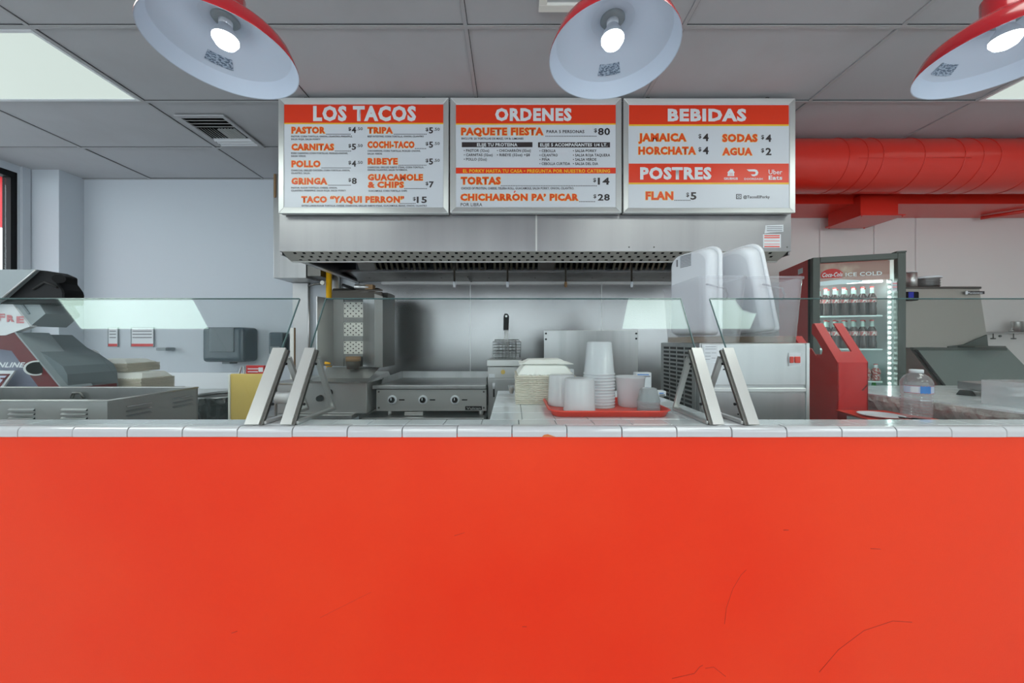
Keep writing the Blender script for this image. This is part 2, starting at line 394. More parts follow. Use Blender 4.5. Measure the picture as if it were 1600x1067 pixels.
for k in range(12):
    x = vx0 + .015 + k * (vx1 - vx0 - .03) / 12; s = -1 if k < 6 else 1
    obj('slat', B().loft([(x, vy0 + .14, 3.053), (x + .003, vy0 + .14, 3.053), (x + .003 + s * .014, vy0 + .14, 3.066), (x + s * .014, vy0 + .14, 3.066)], [(x, vy0 + .27, 3.053), (x + .003, vy0 + .27, 3.053), (x + .003 + s * .014, vy0 + .27, 3.066), (x + s * .014, vy0 + .27, 3.066)]), 'aluminium', t)
for k in range(3):
    y = vy0 + .285 + k * .035
    obj('slat', B().loft([(vx0, y, 3.066), (vx0, y + .004, 3.066), (vx0, y + .026, 3.052), (vx0, y + .022, 3.052)], [(vx1, y, 3.066), (vx1, y + .004, 3.066), (vx1, y + .026, 3.052), (vx1, y + .022, 3.052)]), 'white_plastic_dull', t)
# square frame on the ceiling above the middle board
d = 1.80
t = thing('ceiling_hatch', 'small square white frame on the ceiling beside the middle red lamp', 'hatch', (.25, 1.75, 3.05))
fb = B(); fb.box(.14, .40, 1.56, 1.60, 3.045, 3.066, .003); fb.box(.14, .40, 1.80, 1.84, 3.045, 3.066, .003); fb.box(.14, .18, 1.60, 1.80, 3.045, 3.066, .003); fb.box(.36, .40, 1.60, 1.80, 3.045, 3.066, .003)
obj('frame', fb, 'foam', t); obj('plate', B().box(.18, .36, 1.60, 1.80, 3.06, 3.066), 'ceiling_tile', t)

# ================================================================ OUTSIDE the left window
struct('ground_outside', B().box(-12, -5.1, -6, 8, -.05, 0), 'pavement')
t = thing('awning', 'red awning hanging outside the left window', 'awning', (-5.9, 2.5, 2.4))
obj('canopy', B().loft([(-5.15, -1, 3.7), (-5.15, -1, 3.66), (-6.6, -1, 3.35), (-6.6, -1, 3.39)], [(-5.15, 5, 3.7), (-5.15, 5, 3.66), (-6.6, 5, 3.35), (-6.6, 5, 3.39)]), 'awning', t)
obj('valance', B().box(-6.75, -6.1, 4.38, 4.42, 2.75, 3.37), 'awning', t)
obj('awning_post', B().box(-6.16, -6.09, 4.36, 4.44, 0, 2.75), 'awning', t)
t = thing('patio_umbrella', 'white and red patio umbrella outside the left window', 'umbrella', (-7.6, 4.6, 0))
obj('canopy', B().lathe([(0.0, 2.1), (.5, 1.98), (1.1, 1.72), (1.1, 1.70), (.5, 1.95), (0, 2.05)], (-7.6, 5.0, 0), 8), 'print_white', t)
obj('pole', B().cyl((-7.6, 5.0, 0), (-7.6, 5.0, 2.05), .02), 'aluminium', t)
sh = B()
for k in range(500):
    c = Vector((max(-9.9, min(-9.1, random.gauss(-9.5, .4))), random.gauss(6.3, .9), abs(random.gauss(.85, .45)))); a = random.uniform(0, 6.28); u = Vector((math.cos(a), math.sin(a), random.uniform(-.5, .5))) * .07; v = Vector((-math.sin(a), math.cos(a), .6)) * .04
    sh.quad(c - u, c - v, c + u, c + v)
o = obj('shrub', sh, 'leaf'); tag(o, 'leafy green shrub growing outside the left window', 'shrub')

# ================================================================ RED DUCT and beam
dY, dZ_, dr = 3.07, 2.845, .219
t = thing('air_duct', 'large round red painted duct running under the ceiling right of the boards', 'duct', (3.9, dY, dZ_))
obj('pipe', B().cyl((2.06, dY, dZ_), (5.8, dY, dZ_), dr, n=64, caps=False), 'duct_red', t)
for px in (1305, 1333, 1356, 1418, 1478, 1506, 1532, 1590):
    x = X(px, 2.98)
    if px == 1590: w_ = .006
    rb = B(); a0, a1 = 0, 48
    ring = [(x, dY + (dr + .001) * math.cos(2 * PI * k / 48), dZ_ + (dr + .001) * math.sin(2 * PI * k / 48)) for k in range(48)]
    obj('seam_ring', rb.tube(ring, .0035, 6, True), 'duct_red', t)
obj('lap_seam', B().tube([(X(1333, 2.9), dY - dr * .97 - .001, dZ_ - dr * .14), (X(1506, 2.9), dY - dr * .97 - .001, dZ_ - dr * .14)], .005, 6), 'duct_red', t)
bm_ = struct('beam_red', B().box(2.06, 5.8, 3.385, 3.77, 2.645, 2.86), 'duct_red')
t = thing('duct_outlet', 'red square outlet box hanging under the red beam by the wall', 'duct', (3.45, 3.48, 2.5))
x0, x1 = X(1348, 3.3), X(1407, 3.3)
obj('body', B().box(x0, x1, 3.32, 3.66, 2.515, 2.70), 'duct_red', t)
obj('flange', B().box(x0 - .015, x1 + .05, 3.30, 3.68, 2.503, 2.515, .002), 'duct_red', t)
for (px, py) in ((x0, 3.31), (x1 + .03, 3.31), (x0 + .01, 3.66), (x1 + .02, 3.66)): obj('screw', B().sphere((px, py, 2.50), .007, u=8, v=6), 'duct_red', t)
t = thing('duct_bracket', 'thin red angled support strap under the beam at far right', 'bracket', (4.9, 3.5, 2.6))
obj('strap', B().cyl((X(1540, 3.66), 3.7, 2.62), (X(1640, 3.4), 3.42, 2.62), .018, n=8), 'duct_red', t)

# ================================================================ COUNTER HALF WALL
WX0, WX1 = -3.0, 3.2
half = struct('wall_counter', B().box(WX0, WX1, .985, 1.070, 0, 1.052), 'red_paint')
CT = 1.07
obj('kitchen_side_panel', B().box(WX0, WX1, 1.070, 1.073, 0, 1.049), 'wall_paint_warm', half)
obj('ledge_core', B().box(WX0, WX1, .984, 1.074, 1.050, CT - .003), 'grout', half)
# bullnose tiles
bull_me = None
pitch = 86.0 / F * .976
def bull_profile():
    pr = [(1.010, CT), (.990, CT)]
    for k in range(1, 6):
        a = PI / 2 * k / 5; pr.append((.990 - .0135 * math.sin(a), CT - .0135 + .0135 * math.cos(a)))
    pr += [(.9765, CT - .028), (.984, CT - .028), (.984, CT - .004), (1.010, CT - .004)]
    return pr
proto = None
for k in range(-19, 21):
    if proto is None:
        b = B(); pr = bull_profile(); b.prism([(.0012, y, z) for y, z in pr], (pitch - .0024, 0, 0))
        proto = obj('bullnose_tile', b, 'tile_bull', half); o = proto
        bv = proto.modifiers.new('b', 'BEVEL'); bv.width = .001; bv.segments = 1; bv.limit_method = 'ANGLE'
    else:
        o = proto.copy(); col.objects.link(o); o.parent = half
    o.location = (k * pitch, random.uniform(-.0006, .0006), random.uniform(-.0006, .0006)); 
# top tiles on the ledge
tp = .110; proto = None
for k in range(-26, 29):
    if proto is None:
        proto = obj('ledge_tile', B().box(.0012, tp - .0012, 1.0115, 1.0745, CT - .004, CT, .001, 1), 'tile_white', half); o = proto
    else: o = proto.copy(); col.objects.link(o); o.parent = half
    o.location = (.02 + k * tp, 0, 0)
obj('glaze_chip', B().prism([P(847, 682.5, .9745), P(850, 679.5, .9745), P(856, 678.5, .9745), P(862, 680.5, .9745), P(868, 682.5, .9745)], (0, .006, 0)), 'brick_chip', half)
def scuff(pts, r=.0006):
    obj('scuff_mark', B().tube([Vector((X(px, .985), .9851, Z(py, .985))) for px, py in pts], r, 5), 'scuff', half)
scuff([(1132, 975), (1135, 950), (1145, 920), (1158, 898), (1166, 890)]); scuff([(1280, 1050), (1310, 1015), (1350, 985), (1395, 970), (1425, 972)], .0008)
scuff([(1050, 1060), (1085, 1052), (1093, 1042), (1098, 1039)], .0008); scuff([(1102, 1044), (1115, 1042), (1120, 1046), (1134, 1057)], .0007)
scuff([(1360, 857), (1376, 858)], .0009); scuff([(1224, 828), (1232, 828)], .0010); scuff([(362, 989), (371, 986)], .0009); scuff([(816, 979), (823, 979)], .0009); scuff([(710, 837), (726, 832)]); scuff([(500, 965), (540, 945), (580, 925)], .0004)
# peninsula
PX0, PX1, PY1 = -.070, .645, 1.700
pen = thing('tiled_counter', 'white tiled counter arm reaching back from the ledge under the cups', 'counter', ((PX0 + PX1) / 2, 1.4, 0))
obj('base', B().box(PX0 + .004, PX1 - .004, 1.076, PY1 - .004, 0, CT - .003), 'plaster_grey', pen)
proto = None
for i in range(7):
    for j in range(6):
        x0 = PX0 + i * (PX1 - PX0) / 7; w_ = (PX1 - PX0) / 7; y0 = 1.076 + j * (PY1 - 1.076) / 6; h_ = (PY1 - 1.076) / 6
        if proto is None: proto = obj('counter_tile', B().box(.001, w_ - .001, .001, h_ - .001, -.005, 0, .001, 1), 'tile_white', pen); proto.matrix_parent_inverse = pen.matrix_basis.inverted(); o = proto
        else: o = proto.copy(); col.objects.link(o)
        o.location = (x0, y0, CT + random.uniform(-.0004, .0004))

# ================================================================ SNEEZE GUARDS
LEAN = .55
def gy(z): return 1.0 + LEAN * (z - CT)
GT = 1.4595
def guard(xa, xb, label):
    t = thing('sneeze_guard_glass', label, 'sneeze guard', ((xa + xb) / 2, 1.0, CT + .002), 'glass sneeze guard panes')
    n = Vector((0, .876, -.482)) * .0055
    o = obj('glass_pane', B().prism([(xa, gy(CT + .004), CT + .004), (xb, gy(CT + .004), CT + .004), (xb, gy(GT), GT), (xa, gy(GT), GT)], n), 'guard_glass', t)
    e = B(); u = Vector((0, .482, .876)) * .002
    def strip(p, q, w): e.prism([p, q, Vector(q) + w, Vector(p) + w], n)
    strip(Vector((xa, gy(GT), GT)), Vector((xb, gy(GT), GT)), u)
    obj('polished_edge', e, 'glass_edge', t)
    for x, s in ((xa, -1), (xb, 1)):
        e = B(); e.prism([(x, gy(CT + .01), CT + .01), (x + s * .002, gy(CT + .01), CT + .01), (x + s * .002, gy(GT), GT), (x, gy(GT), GT)], n)
        obj('side_edge', e, 'glass_edge', t)
    return t
guard(-2.0, -.741, 'clear tilted glass sneeze guard pane at the left of the counter')
guard(-.648, .588, 'clear tilted glass sneeze guard pane over the middle of the counter')
guard(.690, 2.1, 'clear tilted glass sneeze guard pane at the right of the counter')
def post(xa, xb, side, label, reach=.222):
    t = thing('guard_bracket', label, 'bracket', ((xa + xb) / 2, 1.0, CT), 'stainless sneeze guard brackets')
    zt = Z(545, 1.12); n = Vector((0, .876, -.482)); n0 = n * -.004
    def bar(x0, x1, off, th, z0=CT, z1=zt):
        o1 = n * off
        return B().prism([Vector((x0, gy(z0), z0)) + o1, Vector((x1, gy(z0), z0)) + o1, Vector((x1, gy(z1), z1)) + o1, Vector((x0, gy(z1), z1)) + o1], n * th)
    def fix(b):
        for v in b.bm.verts: v.co.z = max(v.co.z, CT + .0005)
        return b
    xs = (xb, xb + .012) if side > 0 else (xa - .012, xa)
    obj('front_bar', fix(bar(xa, xb, -.008, .006)), 'steel_bright', t)
    obj('back_bar', fix(bar(xa + .004 * (side < 0), xb - .004 * (side > 0), .010, .006, CT, zt - .006)), 'steel_bright', t)
    obj('glass_gasket', fix(bar(xs[0] + (.004 if side < 0 else 0), xs[1] - (.004 if side > 0 else 0), -.003, .010, CT, zt - .004)), 'steel_dark', t)
    xm = (xb + .004) if side > 0 else (xa - .004)
    obj('brace', B().loft([(xm - .008, 1.0 + reach - .010, CT + .008), (xm + .008, 1.0 + reach - .010, CT + .008), (xm + .008, 1.0 + reach, CT + .008), (xm - .008, 1.0 + reach, CT + .008)],
        [(xm - .008, gy(1.255) + .012, 1.255), (xm + .008, gy(1.255) + .012, 1.255), (xm + .008, gy(1.255) + .022, 1.262), (xm - .008, gy(1.255) + .022, 1.262)]), 'steel_bright', t)
    obj('foot', B().box(xm - .009, xm + .009, 1.004, 1.0 + reach, CT + .001, CT + .011, .002, 1), 'steel_bright', t)
    obj('screw', B().cyl((xm + side * .009, 1.09, 1.24), (xm + side * .014, 1.09, 1.24), .004, n=8), 'black', t)
    obj('screw', B().cyl((xm + side * .009, 1.03, 1.125), (xm + side * .014, 1.03, 1.125), .004, n=8), 'black', t)
    return t
post(-.763, -.722, 1, 'leftmost leaning stainless bracket, holding the left glass pane')
post(-.661, -.629, 1, 'second leaning stainless bracket from left, holding the middle glass pane')
post(.573, .605, -1, 'leaning stainless bracket right of the red tray, holding the middle pane')
post(.674, .706, -1, 'rightmost leaning stainless bracket, holding the right glass pane')

# ================================================================ PENDANT LAMPS
def lamp(x, label):
    LY, LZ = .989, 2.119
    t = thing('pendant_lamp', label, 'lamp', (x, LY, LZ), 'red enamel pendant lamps over the counter')
    prof_o = [(.1785, 0), (.179, .003), (.162, .044), (.157, .051), (.124, .075), (.090, .096), (.052, .110), (.046, .118), (.046, .172), (.038, .186), (.020, .196), (.008, .200), (.0, .200)]
    obj('lamp_shade', B().lathe(prof_o, (x, LY, LZ), 64), 'lamp_red', t)
    prof_i = [(.1785, 0), (.1765, 0.001), (.1585, .0440), (.155, .0475), (.090, .090), (.060, .102), (.0, .107)]
    inner = obj('inner_reflector', B().lathe(prof_i, (x, LY, LZ), 64, None), 'lamp_inner', t)
    es = inner.modifiers.new('e', 'EDGE_SPLIT'); es.split_angle = .22
    obj('socket_collar', B().lathe([(.034, .103), (.032, .112), (.0, .113)][::-1] + [(.030, .098), (.0, .098)], (x, LY, LZ), 24), 'grey_light', t)
    obj('socket', B().cyl((x, LY, LZ + .104), (x, LY, LZ + .083), .017, .016), 'socket_white', t)
    bl = obj('light_bulb', B().lathe([(0, .022), (.012, .0235), (.023, .030), (.031, .043), (.031, .050)], (x, LY, LZ), 32), 'bulb', t)
    obj('bulb_neck', B().lathe([(.031, .050), (.0305, .056), (.025, .068), (.018, .078), (.016, .085)], (x, LY, LZ), 32), 'socket_white', bl)
    # sticker on the far inside wall
    am = {True: PI / 2 + .80, False: PI / 2 - .20}[x < 0] if x < 1 else PI / 2 + .10
    a0, a1 = am - .25, am + .25
    def rp(a, f):
        ra, za, rb_, zb = .090, .090, .155, .0475
        r_ = ra + (rb_ - ra) * f - .0015; z_ = za + (zb - za) * f - .0012
        return Vector((x + r_ * math.cos(a), LY + r_ * math.sin(a), LZ + z_))
    b = B(); n = 6
    for k in range(n):
        u0 = a0 + (a1 - a0) * k / n; u1 = a0 + (a1 - a0) * (k + 1) / n
        b.quad(rp(u0, .45), rp(u1, .45), rp(u1, .85), rp(u0, .85))
    obj('sticker', b, 'sticker', t)
    obj('cord', B().cyl((x, LY, LZ + .20), (x, LY, 3.05), .005, n=8), 'black', t)
    obj('ceiling_cup', B().lathe([(0, .93), (.045, .932), (.05, .948), (0, .949)], (x, LY, LZ), 24), 'lamp_red', t)
m = bpy.data.materials.new('sticker'); m.use_nodes = True; nt = m.node_tree; b_ = nt.nodes['Principled BSDF']
tc = nt.nodes.new('ShaderNodeTexCoord'); nn = nt.nodes.new('ShaderNodeTexNoise'); nn.inputs['Scale'].default_value = 1.0; mpp = nt.nodes.new('ShaderNodeMapping'); mpp.inputs['Scale'].default_value = (150, 150, 520)
cr = nt.nodes.new('ShaderNodeValToRGB'); cr.color_ramp.interpolation = 'CONSTANT'; cr.color_ramp.elements[0].color = (.10, .14, .20, 1); cr.color_ramp.elements[1].position = .5; cr.color_ramp.elements[1].color = (.34, .42, .52, 1)
nt.links.new(tc.outputs['Object'], mpp.inputs[0]); nt.links.new(mpp.outputs[0], nn.inputs['Vector']); nt.links.new(nn.outputs[0], cr.inputs[0]); nt.links.new(cr.outputs[0], b_.inputs['Base Color']); MATS['sticker'] = m
lamp(-.812, 'red pendant lamp with white inside, leftmost of the three')
lamp(.285, 'red pendant lamp with white inside, hanging before the middle menu board')
lamp(1.40, 'red pendant lamp with white inside, rightmost, cut by the picture edge')

# ================================================================ HOOD
HX0, HX1, HY0, HY1 = -1.70, 2.04, 2.55, 3.775
hood = thing('extractor_hood', 'long stainless steel extractor hood under the menu boards', 'hood', ((HX0 + HX1) / 2, 3.1, 1.92))
seamx = X(838, 2.55)
obj('front_panel', B().box(HX0, seamx - .001, HY0, HY0 + .012, 1.970, 3.06), 'steel_hood', hood)
obj('front_panel', B().box(seamx + .001, HX1, HY0, HY0 + .012, 1.970, 3.06), 'steel_hood', hood)
obj('seam_strip', B().box(seamx - .006, seamx + .006, HY0 - .002, HY0, 1.972, 2.25), 'steel_bright', hood)
obj('side_panel', B().box(HX0, HX0 + .012, HY0 + .012, HY1, 1.945, 3.06), 'steel_hood', hood)
obj('side_panel', B().box(HX1 - .012, HX1, HY0 + .012, HY1, 1.945, 3.06), 'steel_hood', hood)
obj('side_lip', B().box(HX0 + .012, HX0 + .06, HY0 + .12, HY1 - .06, 1.943, 1.955), 'steel', hood)
obj('side_lip', B().box(HX1 - .06, HX1 - .012, HY0 + .12, HY1 - .06, 1.943, 1.955), 'steel', hood)
# slotted lip sloping inwards, real slots
def slotted(x0, x1, p_top, p_bot, rows, pitch_, slot_w, slot_f):
    b = B(); top = Vector((0,) + p_top); bot = Vector((0,) + p_bot); bm = b.bm; cache = {}
    def V(x, f):
        k = (round(x, 5), round(f, 5))
        if k not in cache: cache[k] = bm.verts.new(Vector((x, 0, 0)) + top.lerp(bot, f))
        return cache[k]
    half_p = pitch_ / 2; ns = int((x1 - x0) / half_p)
    fs = [0]
    for r_ in range(rows):
        c = (r_ + .5) / rows; fs += [c - slot_f / 2, c + slot_f / 2]
    fs.append(1)
    for i in range(ns):
        xa = x0 + i * half_p; xb = xa + half_p
        for j in range(len(fs) - 1):
            hole = (j % 2 == 1) and ((i + (j // 2)) % 2 == 0) and 1 < i < ns - 2
            if hole:
                w_ = (half_p - 0) * .0
                for xq, xr in ((xa, xa + half_p * .16), (xb - half_p * .16, xb)): bm.faces.new((V(xq, fs[j]), V(xr, fs[j]), V(xr, fs[j + 1]), V(xq, fs[j + 1])))
                continue
            bm.faces.new((V(xa, fs[j]), V(xb, fs[j]), V(xb, fs[j + 1]), V(xa, fs[j + 1])))
    return b
o = obj('slotted_lip', slotted(HX0 + .02, HX1 - .02, (HY0, 1.970), (2.66, 1.918), 3, .066, .02, .17), 'lip_metal', hood, normals=False)
sm = o.modifiers.new('s', 'SOLIDIFY'); sm.thickness = .002
obj('lip_backing', B().prism([(HX0 + .02, 2.57, 1.985), (HX0 + .02, 2.68, 1.934), (HX0 + .02, 2.70, 1.95), (HX0 + .02, 2.58, 2.01)], (HX1 - HX0 - .04, 0, 0)), 'black', hood)
obj('lip_edge', B().box(HX0 + .02, HX1 - .02, 2.655, 2.672, 1.913, 1.921, .002, 1), 'steel_bright', hood)
obj('lip_end', B().prism([(HX0, HY0, 1.972), (HX0 + .02, 2.66, 1.918), (HX0 + .02, 2.72, 1.945), (HX0, 2.72, 1.972)], (.012, 0, .003)), 'steel', hood)
obj('lip_end', B().prism([(HX1 - .012, HY0, 1.972), (HX1 - .03, 2.66, 1.918), (HX1 - .03, 2.72, 1.945), (HX1 - .012, 2.72, 1.972)], (.010, 0, .003)), 'steel', hood)
obj('inner_roof', B().box(HX0 + .012, HX1 - .012, HY0 + .012, HY1 - .02, 2.55, 2.56), 'grease', hood)
obj('inner_front', B().box(HX0 + .012, HX1 - .012, 2.70, 2.71, 1.98, 2.55), 'grease', hood)
# filter bank, sloping
fy0, fz0, fy1, fz1 = 3.42, 2.005, 3.02, 2.40
xx = X(582, 3.4)
obj('filter_rail', B().prism([(HX0 + .012, fy0 - .01, fz0 - .012), (HX0 + .012, fy0 + .03, fz0 - .012), (HX0 + .012, fy0 + .03, fz0 + .02), (HX0 + .012, fy0 - .01, fz0 + .006)], (HX1 - HX0 - .024, 0, 0)), 'steel', hood)
k = 0; wf = .58
xstart = -1.36
while xstart + wf * k < HX1 - .55:
    a = xstart + wf * k + .01; bb = a + wf - .04
    fl = obj('baffle_filter', B().prism([(a, fy0, fz0 + .03), (bb, fy0, fz0 + .03), (bb, fy1, fz1 + .03), (a, fy1, fz1 + .03)], (0, .01, .01)), 'black', hood)
    ns = 10
    for q in range(ns):
        xa = a + (q + .2) * (bb - a) / ns
        obj('slat', B().prism([(xa, fy0 - .002, fz0), (xa + .022, fy0 - .002, fz0), (xa + .022, fy1 - .002, fz1), (xa, fy1 - .002, fz1)], (0, .008, .008)), 'filter_metal', fl)
    if k in (0, 3): obj('filter_spacer', B().prism([(a - .14, fy0 - .006, fz0 - .002), (a + .02, fy0 - .006, fz0 - .002), (a + .02, fy1, fz1), (a - .14, fy1, fz1)], (0, .008, .008)), 'steel', hood)
    k += 1
# back trough under the filters
obj('back_trough', B().prism([(HX0 + .05, fy0 + .005, fz0 - .005), (HX0 + .05, 3.76, 1.955), (HX0 + .05, 3.77, 1.97), (HX0 + .05, fy0 + .02, fz0 + .01)], (HX1 - HX0 - .1, 0, 0)), 'steel', hood)
obj('back_lip', B().box(HX0 + .3, HX1 - .05, 3.735, 3.775, 1.925, 1.955, .003), 'steel_bright', hood)
for px in (578, 634, 690, 764, 836, 925, 990, 1036):
    obj('rivet', B().sphere(P(px, 434, 3.64) + Vector((0, -.004, .004)), .016, (1, 1, .5), 10, 6), 'black', hood)
obj('seam_strip', B().box(X(733, 3.6), X(735, 3.6), 3.45, 3.74, 1.945, 1.955), 'steel_dark', hood)
# fire nozzles hanging in the hood
for i, px in enumerate((710, 793, 884, 987)):
    d = 3.05; x = X(px, d)
    t = thing('fire_nozzle', 'thin dark fire nozzle drop with white tip under the hood, %s from left' % ORD[i], 'nozzle', (x, d, Z(450, d)), 'fire nozzles hanging under the hood')
    obj('drop_pipe', B().cyl((x, d, Z(440, d)), (x, d, 2.5), .008, n=10), 'grease', t)
    obj('nozzle_cap', B().lathe([(0, 0), (.010, .002), (.013, .012), (.013, .035), (.009, .05), (0, .052)], (x, d, Z(449, d)), 12), 'socket_white' if i in (0, 1, 3) else 'burnt', t)
# stickers on the hood
d = HY0
st = obj('warning_sticker', B().box(X(1192, d), X(1220, d), d - .0015, d - .0002, Z(387, d), Z(366, d)), 'print_white', hood)
for y in (367.5, 370.5, 376, 381, 384.5): obj('print_line', B().box(X(1194, d), X(1218, d), d - .0022, d - .0015, Z(y + (1.6 if y < 372 or y > 383 else .7), d), Z(y, d)), 'print_red', st)
st = obj('torn_sticker', B().prism([P(1194, 365, d) + Vector((0, -.001, 0)), P(1196, 352, d), P(1224, 351, d), P(1224, 362, d), P(1204, 363, d)], (0, -.001, 0)), 'paper', hood)
for y in (354, 357, 360): obj('print_line', B().box(X(1198, d), X(1222, d), d - .003, d - .0021, Z(y + 1, d), Z(y, d)), 'print_grey', st)
for px in (983, 1022, 1230): obj('rivet', B().sphere(P(px, 386, d), .006, (1, .5, 1), 8, 6), 'steel_dark', hood)

# ================================================================ MENU BOARDS
DB = 2.500
def board(x0, x1, y0, y1, ix0, ix1, iy0, iy1, label):
    t = thing('menu_board', label, 'menu board', (X((x0 + x1) / 2, DB), DB, Z(y1, DB)), 'menu boards above the hood')
    obj('backing', B().box(X(x0 + 1, DB), X(x1 - 1, DB), DB + .002, DB + .038, Z(y1 - 1, DB), Z(y0 + 1, DB)), 'aluminium', t)
    obj('poster', B().box(X(ix0, DB), X(ix1, DB), DB, DB + .002, Z(iy1, DB), Z(iy0, DB)), 'poster_white', t)
    def rail(pts):   # mitred snap frame with a raised outer bead
        (a, bq, c, dd) = pts
        return B().prism([a, bq, c, dd], (0, .020, 0))
    q = lambda x, y, dy: P(x, y, DB) + Vector((0, dy, 0))
    for (a, bq, c, dd) in (((x0, y0), (x1, y0), (ix1, iy0), (ix0, iy0)), ((x1, y0), (x1, y1), (ix1, iy1), (ix1, iy0)), ((x1, y1), (x0, y1), (ix0, iy1), (ix1, iy1)), ((x0, y1), (x0, y0), (ix0, iy0), (ix0, iy1))):
        b = B(); b.prism([q(*a, -.012), q(*bq, -.012), q(*c, -.004), q(*dd, -.004)], (0, .016, 0))
        o = obj('frame_rail', b, 'aluminium', t); bv = o.modifiers.new('b', 'BEVEL'); bv.width = .003; bv.segments = 2
    for px in (x0 + 40, x1 - 40): obj('hanger', B().box(X(px, DB) - .012, X(px, DB) + .012, DB + .01, DB + .02, Z(y0, DB), 3.068), 'steel_dark', t)
    return t
def dots(t, x0, x1, y):
    b = B(); x = x0
    while x < x1: b.box(X(x, DB), X(x + 1.7, DB), DB - .0008, DB, Z(y + 1.1, DB), Z(y, DB)); x += 2.6
    o = obj('dotted_leader', b, 'print_dark', t); o['kind'] = 'stuff'
k1 = lambda x: 430 + x / 5.471
k2 = lambda x: 700 + x / 5.471
k3 = lambda x: 965 + x / 5.471
kv = lambda y: 145 + y / 5.471
def TT(t, kx, s, x0, x1, base, cap, m='print_orange', bold=.0, shadow=None, **k):
    text(t, s, kx(x0), kx(x1), kv(base), cap / 5.471, m, DB, bold, shadow, **k)
def item(t, kx, s, x0, x1, base, cap): TT(t, kx, s, x0, x1, base, cap, 'print_orange', .045, 'print_yellow')
def price(t, kx, dollar_x, s, x0, x1, base, cap, cents=None, cx=None):
    TT(t, kx, '$', dollar_x, dollar_x + 26, base - cap * .40, cap * .55, 'print_dark', .02)
    TT(t, kx, s, x0, x1, base, cap, 'print_dark', .03)
    if cents: TT(t, kx, cents, x1 + 6, x1 + 56, base - cap * .45, cap * .48, 'print_dark', .015)
def small(t, kx, s, x0, x1, base, cap=15): TT(t, kx, s, x0, x1, base, cap, 'print_dark', .022)
b1 = board(k1(35), k1(1485), kv(50), kv(1035), k1(78), k1(1437), kv(95), kv(980), 'framed menu board headed LOS TACOS, left of three')
flat(b1, 'header_band', 'print_red', DB, k1(78), k1(1437), kv(100), kv(257)); flat(b1, 'yellow_rule', 'print_yellow', DB, k1(78), k1(1437), kv(257), kv(268))
TT(b1, k1, 'LOS TACOS', 325, 1205, 243, 130, 'print_white', .05)
for s, x1_, y, p, c in (('PASTOR', 428, 348, '4', '.50'), ('CARNITAS', 503, 492, '5', '.50'), ('POLLO', 387, 636, '4', '.50'), ('GRINGA', 445, 784, '8', None)):
    item(b1, k1, s, 140, x1_, y, 56 if s != 'x' else 50); dots(b1, k1(x1_ + 8), k1(645), kv(y + 3))
    price(b1, k1, 625, p, 655, 692 if c else 698, y - 4, 52, c)
for s, x0, x1_, y in (('PASTOR, CORN TORTILLA, ONION, CILANTRO, PINEAPPLE,', 137, 660, 381), ('SALSA ROJA, SALSA PORKY.', 137, 390, 405), ('PORK CARNITAS, CORN TORTILLAS, PICKLED ONIONS,', 137, 622, 525), ('SALSA VERDE.', 137, 265, 549),
        ('CHARCOAL GRILLED CHICKEN, CORN TORTILLA, ONION,', 137, 640, 671), ('CILANTRO, SALSA.', 137, 300, 695), ('PASTOR, FLOUR TORTILLA, CHEESE, ONION,', 137, 532, 820), ('CILANTRO, PINEAPPLE, SALSA ROJA, SALSA PORKY.', 137, 608, 844),
        ('BEEF INTESTINE, CORN TORTILLA, ONION, CILANTRO', 790, 1270, 381), ('CHICHARRON, CORN TORTILLA, PICKLED ONIONS,', 790, 1243, 505), ('SALSA VERDE.', 790, 917, 529), ('CHARCOAL GRILLED RIBEYE STEAK, CORN TORTILLA,', 790, 1272, 645), ('ONION, CILANTRO, SALSA TATEMADA.', 790, 1132, 667),
        ('GUACAMOLE, CORN TORTILLA CHIPS', 797, 1128, 846), ('EXTRA LARGE FLOUR TORTILLA, CHEESE, CHARCOAL GRILLED RIBEYE STEAK, GUACAMOLE, BEANS, ONION, CILANTRO', 228, 1297, 973)):
    small(b1, k1, s, x0, x1_, y)
item(b1, k1, 'TRIPA', 790, 1005, 348, 54); dots(b1, k1(1015), k1(1290), kv(351)); price(b1, k1, 1285, '5', 1315, 1350, 348, 52, '.50')
item(b1, k1, 'COCHI-TACO', 790, 1190, 472, 56); dots(b1, k1(1195), k1(1290), kv(474)); price(b1, k1, 1285, '5', 1315, 1350, 470, 52, '.50')
item(b1, k1, 'RIBEYE', 793, 1047, 613, 54); dots(b1, k1(1055), k1(1290), kv(616)); price(b1, k1, 1285, '5', 1315, 1350, 614, 52, '.50')
item(b1, k1, 'GUACAMOLE', 793, 1262, 750, 54); item(b1, k1, '& CHIPS', 793, 1100, 812, 52); dots(b1, k1(1103), k1(1290), kv(816)); price(b1, k1, 1285, '7', 1315, 1356, 810, 52)
item(b1, k1, 'TACO “YAQUI PERRON”', 225, 1103, 939, 54); dots(b1, k1(1063), k1(1205), kv(943)); price(b1, k1, 1177, '15', 1210, 1297, 942, 54)
b2 = board(k2(20), k2(1480), kv(50), kv(1030), k2(68), k2(1433), kv(95), kv(978), 'framed menu board headed ORDENES, middle of three')
flat(b2, 'header_band', 'print_red', DB, k2(68), k2(1433), kv(103), kv(262)); flat(b2, 'yellow_rule', 'print_yellow', DB, k2(68), k2(1433), kv(262), kv(273))
TT(b2, k2, 'ORDENES', 403, 1057, 242, 110, 'print_white', .05)
item(b2, k2, 'PAQUETE FIESTA', 113, 815, 363, 64); TT(b2, k2, 'PARA 5 PERSONAS', 842, 1165, 345, 26, 'print_dark', .02); dots(b2, k2(833), k2(1260), kv(368)); price(b2, k2, 1248, '80', 1282, 1385, 362, 60)
small(b2, k2, 'INCLUYE: 20 TORTILLAS DE MAIZ, 1/4 lb. LIMONES', 115, 645, 401, 18)
